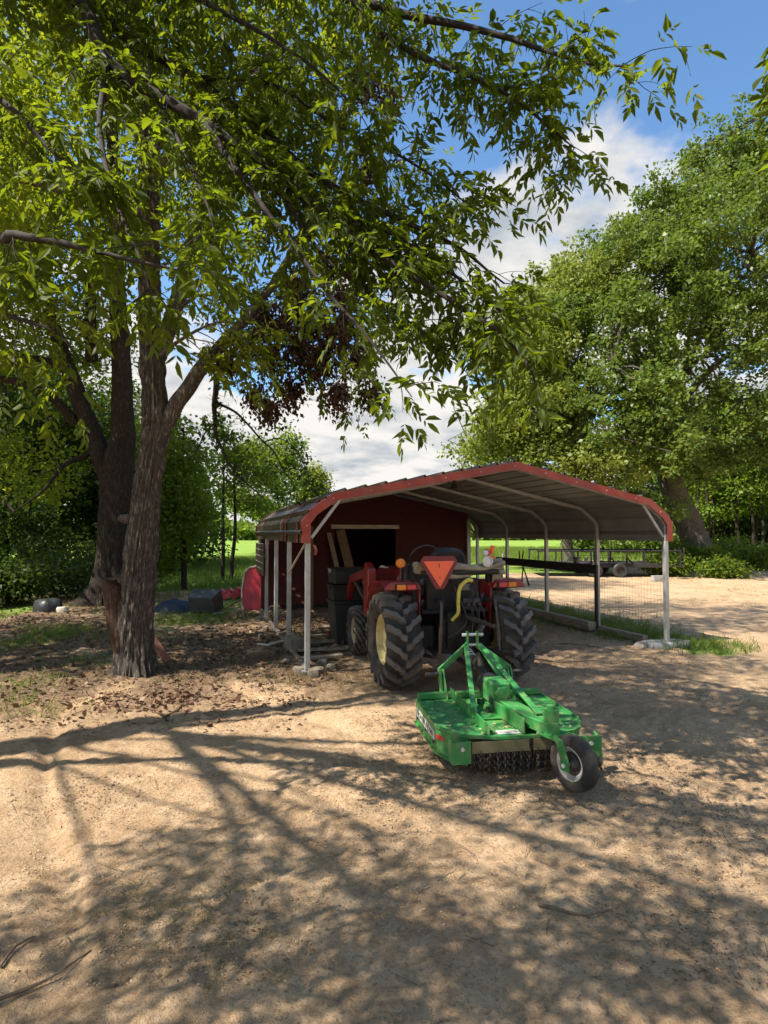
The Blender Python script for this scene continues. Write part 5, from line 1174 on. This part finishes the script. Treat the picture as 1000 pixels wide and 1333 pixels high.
# the rest of the crown, above and behind the camera: this is what dapples the foreground
rg = np.random.default_rng(8)
SHADE = [((-3.6, 1.4, 5.2), 5), ((-2.2, 2.2, 5.4), 4), ((-3.9, .2, 6.6), 4), ((-1.6, -.2, 5.2), 4), ((-6.6, -1.6, 6.0), 3), ((-4.0, -3.0, 6.0), 4), ((-.8, 1.3, 5.2), 3)]
for (e, w_) in SHADE:
    e = Vector(e); a = hub3 + Vector((0, 0, rg.uniform(-.3, 2.5))); m = (a+e)/2 + Vector((rg.normal()*.2, rg.normal()*.2, .4))
    P_, R_ = t3.limb([(a, .022), (m, .015), (e, .010), (e + (e-m)*.35 + Vector((0, 0, -.25)), .005)], 6, .2)
    t3.branchlets(P_, R_, .34, (.5, 1.1), .45, .5, 3, 7, .09, .2, .9, .004, sub=1)
t3.clumps([(np.array(c), np.array(r)) for c, r in (((-2.9, 1.1, 3.9), (1.6, .6, .4)), ((-1.6, 1.2, 4.1), (1.1, .55, .4)), ((-.9, 1.7, 4.7), (1.1, .55, .4)), ((-4.1, 1.4, 5.0), (1.0, .6, .5)), ((-2.2, 1.8, 5.0), (1.2, .5, .4)), ((-1.4, 3.3, 6.6), (1.4, .8, .6)), ((-2.0, .95, 4.0), (2.0, .4, .35)))], 430, 22, .18, .085, .6, .1, .5, .003)
t3.clumps([(np.array(c), np.array(r)) for c, r in (((-4.5, 4.3, 8.2), (2.2, 1.2, .8)), ((-2.0, 4.7, 8.5), (2.0, 1.2, .8)), ((-6.2, 5.6, 8.6), (2.0, 1.2, .9)), ((-3.6, 6.1, 9.2), (2.2, 1.2, .8)), ((-3.3, 3.7, 7.6), (1.2, .6, .5)), ((-1.7, 2.7, 7.4), (1.1, .6, .5)), ((-4.6, 3.7, 7.8), (1.2, .6, .5)), ((-.8, 3.1, 7.5), (1.0, .6, .4)))], 900, 30, .30, .095, .6, .1, .25, .004)  # unseen upper foliage, added to shade the near limbs and leaves
for e in ((1.0, -.5, 7), (3.0, 1.0, 7), (-2, -4.5, 7), (2.2, -4, 7), (-5.5, -1, 7.4)):  # unseen limbs and foliage over and behind the camera, added to cut sky light
    e = Vector(e); a = hub3 + Vector((0, -.2, 2.2)); t3.limb([(a, .05), ((a+e)/2 + Vector((0, 0, .5)), .035), (e, .012)], 6, .4, .03)
t3.clumps([(np.array(c), np.array(r)) for c, r in (((1.0, -.6, 7.1), (2.5, 1.4, .7)), ((-2.0, -1.6, 7.1), (2.4, 1.4, .7)), ((3.2, 1.0, 7.2), (1.8, 1.3, .7)), ((-5.4, -1.2, 7.5), (2.4, 1.6, .8)), ((-2, -4.6, 7), (3, 2, .9)), ((2.2, -4.2, 7), (3, 2, .9)))], 900, 26, .42, .125, .5, .1, .1, .004)
n3_ = t3.finish(LF_near, T_LEAF, singles=300)

# --- shade tree standing outside the left edge
b5 = Vector((-8.9, 4.2, 0)); t5 = Tree('yard_edge_tree', 'tree whose leafy crown spreads high above the furrowed near trunk', b5, B_dark, seed=35)
t5.limb([(b5, .32), (b5 + Vector((.1, .2, 2.5)), .27), (b5 + Vector((.2, .6, 5)), .2), (b5 + Vector((.3, 1.2, 8)), .1), (b5 + Vector((.3, 1.6, 10)), .04)], 14, .25)
for e in ((-7, 6.5, 7.5), (-6.2, 8.5, 8.5), (-9.5, 9.5, 8.2), (-8.0, 8.0, 6.4), (-6.0, 6.4, 6.2), (-11, 7, 8)):
    e = Vector(e); a = b5 + Vector((.2, .6, 4.6)); t5.limb([(a, .11), ((a+e)/2 + Vector((0, 0, .5)), .07), (e, .025)], 7, .3, .04)
t5.clumps([(np.array(c), np.array(r)) for c, r in (((-7.8, 5.8, 7.6), (2.2, 1.5, 1.2)), ((-9.6, 8.8, 8.2), (2.8, 2.4, 1.6)), ((-6.1, 8.0, 8.6), (1.8, 1.8, 1.2)), ((-8.2, 7.0, 6.0), (1.8, 1.5, .9)), ((-6.0, 6.0, 6.4), (1.3, .9, .7)), ((-11, 6, 8), (2.5, 2.0, 1.5)), ((-9.0, 11.0, 8.5), (2.5, 2.0, 1.6)), ((-5.8, 6.8, 7.4), (1.2, .9, .7)), ((-7.2, 9.6, 6.6), (1.6, 1.4, .9)))], 760, 44, .40, .12, .6, .15, .3, .012)
t5.finish(LF_mid, T_WIDE)

b6 = Vector((-13.5, 14.5, 0)); t6 = Tree('added_shade_tree', 'added tall dark leaved tree whose crown shades the woodland brush', b6, B_dark, seed=36)  # added so that its crown throws shade on the understory
t6.limb([(b6, .4), (b6 + Vector((0, .2, 4)), .32), (b6 + Vector((.3, .3, 8)), .2), (b6 + Vector((.3, .3, 13)), .06)], 12, .4)
for e in ((-10.5, 14, 10), (-15, 17, 11), (-11, 17.5, 12), (-13, 12, 11), (-9.5, 16, 8.5)):
    e = Vector(e); a = b6 + Vector((.2, .3, 6)); t6.limb([(a, .14), ((a+e)/2 + Vector((0, 0, .6)), .09), (e, .03)], 7, .4, .05)
t6.clumps([(np.array(c), np.array(r)) for c, r in (((-10.5, 14.2, 10.2), (2.4, 2.2, 1.5)), ((-14, 17, 11.5), (3, 2.6, 1.8)), ((-11, 17.5, 12), (2.6, 2.4, 1.6)), ((-13, 12.5, 10.5), (2.8, 2.4, 1.6)), ((-12, 15, 7.8), (2.8, 2.6, 1.2)), ((-15.5, 14, 8.5), (2.5, 2.5, 1.5)))], 560, 40, .5, .15, .6, .15, .2, .02)
t6.finish(LF_dark, T_WIDE)

# --- 4: big tree on the right, beyond the carport
b4 = ground(916, 741); Y4 = b4.y
t4 = Tree('spreading_tree', 'huge leaning tree with wide green crown behind the right end of the carport', b4, B_grey, seed=41)
def fl4(a, z): return .35*np.exp(-max(z, 0)/.5)
t4.trunk([(at(918, 748, Y4), .66), (at(910, 720, Y4), .60), (at(898, 685, Y4), .55), (at(880, 645, Y4), .52), (at(870, 612, Y4), .46), (at(866, 560, Y4), .38), (at(868, 480, Y4), .30), (at(880, 380, Y4), .22), (at(905, 270, Y4), .13), (at(920, 190, Y4), .06)], 40, .05, .12, fl4, 1.2, 6)
for tip in ((640, 565, -3, .6), (680, 470, -2, .5), (700, 380, 0, .5), (770, 360, 2, .4), (830, 320, -2, .3), (980, 330, -3, .6), (1040, 420, 0, .6), (1000, 520, -3, .4), (740, 600, -4, .4), (800, 480, -4, .5), (950, 230, 1, .3), (1060, 600, 0, .4), (760, 540, 3, .4), (930, 450, -4, .5)):
    e = at(tip[0], tip[1], Y4 + tip[2]); a = at(868 + (tip[0]-868)*.03, 640 - tip[3]*160, Y4); m = (a + e)/2 + Vector((0, 0, .9))
    t4.limb([(a, .20), ((a+m)/2 + Vector((0, 0, .3)), .16), (m, .11), ((m+e)/2, .06), (e, .025)], 8, .4, .06)
lb = [lobe(650, 575, Y4-2, 1.6, 1.2, 2.5), lobe(700, 545, Y4-2, 2.0, 1.6, 3), lobe(690, 465, Y4-1, 1.9, 1.8, 3), lobe(695, 420, Y4, 1.4, 1.5, 3), lobe(745, 385, Y4+1, 1.9, 1.6, 3.5), lobe(800, 350, Y4, 1.9, 1.6, 3.5), lobe(860, 295, Y4, 1.8, 1.7, 3.5), lobe(920, 235, Y4, 1.7, 1.6, 3.5), lobe(980, 200, Y4, 1.8, 1.7, 3.5), lobe(1060, 230, Y4, 3, 3, 4), lobe(770, 440, Y4-2.5, 2.8, 2.2, 3), lobe(850, 370, Y4-3, 2.8, 2.4, 3), lobe(940, 320, Y4-3, 2.6, 2.2, 3), lobe(1010, 420, Y4-3, 2.6, 2.2, 3), lobe(900, 470, Y4-4, 2.6, 2.0, 2.5), lobe(800, 540, Y4-4, 2.6, 1.9, 2.5), lobe(750, 610, Y4-3, 2.2, 1.2, 2.5), lobe(850, 600, Y4-4, 2.0, 1.2, 2), lobe(960, 560, Y4-3, 2.4, 1.6, 2.5), lobe(1040, 560, Y4-2, 2.6, 2.2, 3), lobe(830, 660, Y4-2, 1.4, .8, 2), lobe(1130, 400, Y4, 3.5, 4, 4), lobe(780, 660, Y4, 1.4, .8, 2)]
lbL = [l_ for l_ in lb if project(l_[0][None])[0][0] < 765]; lb = [l_ for l_ in lb if project(l_[0][None])[0][0] >= 765]
t4.clumps(lb, 330, 0, 1.0, .17, .7, .35, 1.0, .06, groups=(10, 46, .32))
t4.finish(LF_right, T_WIDE)
b4b = ground(742, 733); t4b = Tree('pale_tree', 'pale yellow green loose tree rising right behind the carport roof peak', b4b, B_grey, seed=42)
t4b.limb([(b4b, .30), (b4b + Vector((-.3, 0, 3)), .25), (at(728, 560, b4b.y), .18), (at(715, 450, b4b.y), .08), (at(705, 380, b4b.y), .03)], 10, .3, .05)
for tip in ((615, 585), (645, 560), (665, 480), (690, 400), (745, 370), (765, 450), (770, 540), (690, 600)):
    e = at(tip[0], tip[1], b4b.y - 1); a = at(728, 600 - (600-tip[1])*.25, b4b.y); t4b.limb([(a, .10), ((a+e)/2 + Vector((0, 0, .5)), .07), (e, .02)], 7, .4, .06)
t4b.clumps(lbL, 210, 0, .95, .17, .8, .3, 1.0, .03, groups=(9, 34, .36)); t4b.finish(leaf_mat('pale_leaf', (.125, .165, .028), (.225, .27, .060), (.36, .42, .05), .38, .45), T_WIDE)

# --- background trees and brush
BG = 'young trees at the left woodland edge'
def small_tree(name, label, px, py, lobes, ncl, nleaf, cr, leaf, mat, trunk_r, top, bark=B_dark, seed=1, group=None, stems=1, flat=.75, shell=.2):
    b = ground(px, py); t = Tree(name, label, b, bark, group, seed)
    for k in range(stems):
        o = Vector((.25*k, .1*k, 0)); tp_ = at(top[0] + 14*k, top[1] + 12*k, b.y)
        t.limb([(b + o, trunk_r), ((b + o)*.6 + tp_*.4 + Vector((.08*k, 0, 0)), trunk_r*.8), (tp_, trunk_r*.25)], 8, .3, .03)
    t.clumps([lobe(lx, ly, b.y + dy, rx, rz, rd) for lx, ly, dy, rx, rz, rd in lobes], ncl, nleaf, cr, leaf, flat, shell, .4, .012)
    t.finish(mat, T_WIDE); return t
small_tree('leafy_tree', 'dense bright green bushy tree between the dark trunk and the open field', 240, 768, [(225, 690, 0, .95, .8, 1.2), (238, 640, 0, .85, 1.0, 1.2), (232, 590, 0, .9, .8, 1), (212, 650, 0, .9, 1.2, 1.2), (256, 660, 0, .5, .6, .9), (208, 735, 0, .6, .5, .8), (215, 560, .5, .6, .6, 1)], 330, 40, .36, .125, LF_bright, .09, (238, 560), seed=51)
small_tree('sapling_pair', 'two thin bare stemmed saplings with light leaves in front of the open field', 290, 756, [(292, 600, 0, .9, .55, .8), (318, 585, 0, .8, .6, .8), (340, 620, .5, .8, .6, .8), (300, 640, 0, .6, .35, .6), (285, 560, 0, .6, .5, .6), (330, 660, .5, .8, .4, .8)], 150, 26, .33, .13, LF_bright, .075, (292, 570), B_dark, 52, None, 2)
small_tree('young_tree', 'light green tree rising behind the left roof edge of the carport', 372, 722, [(360, 620, 0, 2.6, 1.9, 2), (330, 600, 1, 2.0, 1.8, 2), (375, 585, 0, 1.4, 1.6, 1.6), (350, 665, 0, 2.6, 1.0, 2), (310, 650, 2, 1.8, 1.2, 2)], 430, 30, .6, .24, LF_bright, .12, (352, 580), seed=53)
small_tree('round_tree', 'small round yellow green tree against the sky behind the carport roof', 412, 716, [(410, 625, 0, 1.5, 1.6, 1.4), (398, 640, 0, 1.2, 1.4, 1.2), (420, 650, 0, 1.3, 1.6, 1.3)], 240, 26, .55, .26, leaf_mat('yellow_leaf', (.15, .19, .02), (.22, .25, .035), (.36, .40, .04), .42), .13, (410, 610), seed=54)
for j, (px, py, hh, w_) in enumerate(((20, 752, 8.5, 2.2), (62, 746, 7.5, 2.0), (105, 742, 8.0, 2.0), (-45, 758, 8.0, 2.4), (128, 735, 7.0, 2.0), (205, 738, 6.0, 1.8))):
    b = ground(px, py); rg2 = np.random.default_rng(60+j); t = Tree('understory_tree', ['slim dark stemmed tree in the shaded brush left of the big trunks'][0], b, B_dark, BG, 60+j)
    for k in range(4):
        o = Vector((rg2.uniform(-1, 1), rg2.uniform(-.6, .6), 0)); t.limb([(b + o, .07), (b + o*1.3 + Vector((rg2.normal()*.2, 0, hh*.4)), .055), (b + o*1.8 + Vector((rg2.normal()*.4, 0, hh*.9)), .02)], 7, .4, .05)
    lb = [(np.array(b) + np.array([rg2.uniform(-1, 1)*w_, rg2.uniform(-.7, .7)*w_, hh*f]), np.array([w_, w_, hh*.14])) for f in (.16, .28, .42, .55, .68, .82, .95)]
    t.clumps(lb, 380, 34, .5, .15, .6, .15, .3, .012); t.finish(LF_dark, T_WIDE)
def bush(name, label, px, py, w_, h_, ncl, nleaf, leaf, mat, seed, group=None, d_=None):
    b = ground(px, py); t = Tree(name, label, b, B_dark, group, seed); t.root['category'] = 'bush'; rg2 = np.random.default_rng(seed)
    for k in range(7):
        e = b + Vector((rg2.uniform(-.8, .8)*w_, rg2.uniform(-.6, .6)*w_, h_*rg2.uniform(.6, .95))); t.limb([(b + Vector((rg2.normal()*.06, 0, 0)), .018), ((b+e)/2 + Vector((0, 0, .1*h_)), .012), (e, .004)], 5, .2, .02)
    t.clumps([(np.array(b) + np.array([0, 0, h_*.45]), np.array([w_, d_ or w_*.8, h_*.55]))], ncl, nleaf, leaf*2.6, leaf, .7, .1, .3, .006); t.finish(mat, T_WIDE)
for j, (px, py, w_, h_) in enumerate(((12, 786, .9, 1.0), (70, 778, 1.0, 1.2), (108, 770, .9, 1.0), (-30, 790, .9, 1.1), (40, 768, 1.1, 1.5), (96, 760, 1.1, 1.6))):
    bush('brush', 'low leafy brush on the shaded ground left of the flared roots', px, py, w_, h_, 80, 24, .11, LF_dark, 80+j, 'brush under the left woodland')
for j, (px, py, w_, h_) in enumerate(((888, 742, 1.1, 1.3), (925, 744, .9, 1.0), (955, 738, 1.3, 1.5), (985, 742, 1.2, 1.2), (872, 750, .7, .8), (940, 752, .8, .6))):
    bush('yard_bush', 'sunlit green bush growing round the foot of the leaning tree', px, py, w_, h_, 120, 26, .13, LF_bright, 90+j, 'bushes at the leaning tree')
for j, (px, py, w_, h_) in enumerate(((768, 722, 2.0, 2.2), (800, 722, 2.4, 2.6), (835, 724, 2.2, 2.4), (868, 722, 2.2, 2.4))):
    bush('hedge_bush', 'rounded green bush in the row behind the black trailer', px, py, w_, h_, 190, 24, .24, LF_bright if j % 2 else LF_right, 100+j, 'bushes behind the trailer')
RW = 'slim trees in the woods right of the leaning tree'
for j, (px, py, hh, w_) in enumerate(((905, 722, 9, 2.6), (935, 724, 10, 2.6), (965, 722, 10, 2.8), (995, 725, 11, 2.8), (1030, 727, 11, 3.0), (880, 718, 8, 2.6), (950, 716, 10, 3.2), (1010, 716, 10, 3.2))):
    b = ground(px, py); rg2 = np.random.default_rng(110+j); t = Tree('woodland_tree', 'slim dark stemmed tree in the woods right of the leaning tree', b, B_dark, RW, 110+j)
    for k in range(4):
        o = Vector((rg2.uniform(-1.4, 1.4), rg2.uniform(-1, 1), 0)); t.limb([(b + o, .11), (b + o*1.15 + Vector((rg2.normal()*.2, 0, hh*.4)), .085), (b + o*1.4 + Vector((rg2.normal()*.5, 0, hh*.9)), .03)], 7, .5, .05)
    lb = [(np.array(b) + np.array([rg2.uniform(-1, 1)*w_, rg2.uniform(-.7, .7)*w_, hh*f]), np.array([w_*1.1, w_, hh*.10])) for f in (.34, .46, .58, .7, .82, .95)]
    t.clumps(lb, 260, 30, .75, .26, .6, .15, .2, .015); t.finish(LF_bright if j < 6 else LF_dark, T_WIDE)
# far wood lines that read as one mass
def far_wood(name, label, x0, x1, Y, hgt, n, leaf, mat, seed):
    r = np.random.default_rng(seed); x = r.uniform(x0, x1, n); top = hgt*(.65 + .7*(vnoise(x*.09, x*0, seed) + vnoise(x*.31, x*0, seed+1)*.6))
    z = top*r.random(n)**.6; P = np.stack([x, Y + r.normal(size=n)*3 + 5*vnoise(x*.2, z*.3, 2), z + .1], 1)
    P[:, 0] += r.normal(size=n)*.4
    V, F = instances(T_WIDE, P, randdir(n, r), nrm(np.array([0, -.5, .8]) + r.normal(size=(n, 3))*.7), leaf*r.uniform(.6, 1.4, n))
    tag(fast_mesh(name, V, F, mat), label, 'woods', kind='stuff')
far_wood('far_woods', 'distant pale tree line beyond the green field', -90, 60, 135, 8, 26000, .95, LF_bright, 5)
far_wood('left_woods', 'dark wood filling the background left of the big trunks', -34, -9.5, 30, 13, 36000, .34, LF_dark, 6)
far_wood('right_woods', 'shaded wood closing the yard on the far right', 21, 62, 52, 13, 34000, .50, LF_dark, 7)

# ------------------------------------------------------------------ grass, litter, clods
def scatter(n, xr, yr, dens, rng):
    x = rng.uniform(*xr, n); y = rng.uniform(*yr, n); k = rng.random(n) < dens(x, y); return x[k], y[k]
def blades(name, label, x, y, L, mat, rng, lean=.5, sub=6, spread=.03):
    x = np.repeat(x, sub) + rng.normal(size=len(x)*sub)*spread; y = np.repeat(y, sub) + rng.normal(size=len(y)*sub)*spread; n = len(x)
    P = np.stack([x, y, ground_h(x, y) - .004], 1); D = nrm(np.array([0, 0, 1.0]) + rng.normal(size=(n, 3))*np.array([lean, lean, .1])); N = nrm(np.stack([rng.normal(size=n), rng.normal(size=n), np.full(n, .2)], 1))
    V, F = instances(T_BLADE, P, D, N, L*rng.uniform(.4, 1.3, n)); tag(fast_mesh(name, V, F, mat), label, 'grass', kind='stuff')
rg = np.random.default_rng(77)
def dn_yard(x, y): return (np.clip(vnoise(x*1.3, y*1.3, 41) + .12, 0, 1)*1.6)*sstep(-2.3, -3.4, x)*sstep(5.0, 5.8, y)*sstep(14, 11, y)
x, y = scatter(9000, (-8, -2), (5, 14), dn_yard, rg); blades('yard_grass', 'thin green grass tufts on shaded dirt around the trees', x, y, .11, GR_mat, rg, .55)
def dn_edge(x, y): return np.clip(vnoise(x*2.1, y*2.1, 43) + .05, 0, 1)*1.6*np.exp(-(((x+2.0)/1.6)**2 + ((y-6.7)/.5)**2))
x, y = scatter(5000, (-4.5, -.2), (5.6, 8), dn_edge, rg); blades('dry_tufts', 'sparse dry grass tufts in front of the near tree', x, y, .09, GR_dry, rg, .7)
def dn_right(x, y): return 1.0*np.exp(-((x*0.956 + y*0.297 - 6.85)/0.62)**2)*sstep(7.8, 8.6, y)*np.clip(.5 + vnoise(x*1.6, y*1.6, 45), 0, 1)
x, y = scatter(26000, (1.5, 6.5), (7.6, 16), dn_right, rg); blades('post_grass', 'green grass strip growing along the right carport posts', x, y, .12, GR_mat, rg, .5)
def dn_near(x, y): return np.clip(vnoise(x*1.9, y*1.9, 47) + .05, 0, 1)*1.2*sstep(-.15, -.7, x)*sstep(3.1, 2.6, y)
x, y = scatter(5200, (-2.4, .2), (2.2, 3.3), dn_near, rg); blades('foreground_grass', 'short dry grass patch in trodden dirt near the buried stick', x, y, .045, GR_dry, rg, .9, 4, .015)
def dn_field(x, y): return .7*grass_mask(x, y)*(y > 13)
x, y = scatter(26000, (-16, -1.5), (14, 40), dn_field, rg); blades('field_grass', 'sunlit green grass of the open field left of the shed', x, y, .20, GR_mat, rg, .4, 4, .08)
def dn_lot(x, y): return np.clip(vnoise(x*.5, y*.5, 61) + .02, 0, 1)*.8*sstep(11, 14, y)
x, y = scatter(12000, (2.5, 22), (11, 32), dn_lot, rg); blades('lot_grass', 'sparse short grass tufts on the sand around the trailer', x, y, .09, GR_mat, rg, .7, 5, .06)
x, y = scatter(16000, (2, 24), (31, 62), dn_field, rg); blades('meadow_grass', 'bright green grass of the field beyond the sandy yard', x, y, .34, GR_mat, rg, .4, 4, .12)
def bits(name, label, n, xr, yr, dens, T, size, mat, rng, cat, flat=.15):
    x, y = scatter(n, xr, yr, dens, rng); n = len(x); P = np.stack([x, y, ground_h(x, y) + .003], 1)
    a = rng.uniform(0, 2*math.pi, n); D = nrm(np.stack([np.cos(a), np.sin(a), rng.normal(size=n)*flat], 1)); N = nrm(np.array([0, 0, 1.0]) + rng.normal(size=(n, 3))*flat*1.5)
    V, F = instances(T, P, D, N, size*rng.uniform(.3, 1.4, n)**1.3); tag(fast_mesh(name, V, F, mat), label, cat, kind='stuff')
M_clod = pm('sand_clod', (.47, .32, .185), (.34, .22, .125), 9, .95)
M_bit = pm('litter_bit', (.20, .13, .08), (.11, .07, .043), 9, .95)
near_d = lambda x, y: np.clip(.35 + 1.6*vnoise(x*1.4, y*1.4, 51), .05, 1)
bits('sand_clods', 'small sandy clods scattered over the yard', 60000, (-3.6, 4.2), (2.2, 8.2), near_d, T_CLOD, .009, M_clod, rg, 'clods')
bits('chip_litter', 'dark bark and twig crumbs scattered over the sand', 115000, (-3.8, 4.2), (2.2, 8.2), lambda x, y: np.clip(.10 + 2.2*vnoise(x*1.6+3, y*1.6, 53)*(1+vnoise(x*6, y*6, 54)), .015, 1), T_DIAMOND, .016, M_bit, rg, 'litter', .35)
bits('leaf_litter', 'brown fallen leaves on the ground around the trunks', 22000, (-8, -.6), (5.6, 14), lambda x, y: np.clip(litter_mask(x, y)*1.2, 0, 1), T_WIDE, .055, leaf_mat('fallen_leaf', (.13, .075, .042), (.27, .18, .11), (.1, .06, .03), .15), rg, 'litter', .45)
bits('bark_litter', 'heap of reddish brown bark chips and leaves before the near tree', 5200, (-3.4, -.7), (4.9, 6.6), lambda x, y: np.clip(1.5*np.exp(-(((x+2.15)/.75)**2 + ((y-5.75)/.30)**2))*(.6+1.2*vnoise(x*4, y*4, 71)) + .10, 0, 1), T_WIDE, .05, leaf_mat('bark_chip', (.12, .065, .04), (.23, .14, .09), (.1, .05, .03), .1), rg, 'litter', .5)
T_TWIG = (np.array([(-.012, 0, 0), (.012, 0, 0), (.018, .5, .03), (-.006, .5, .03), (.004, 1, 0), (-.006, 1, 0)]), np.array([(0, 1, 2, 3), (3, 2, 4, 5)]))
bits('twig_litter', 'thin dry twigs strewn over the dirt', 3600, (-4, 4.2), (2.2, 8.6), lambda x, y: np.clip(.35 + litter_mask(x, y), 0, 1), T_TWIG, .12, M_stick, rg, 'twigs', .12)
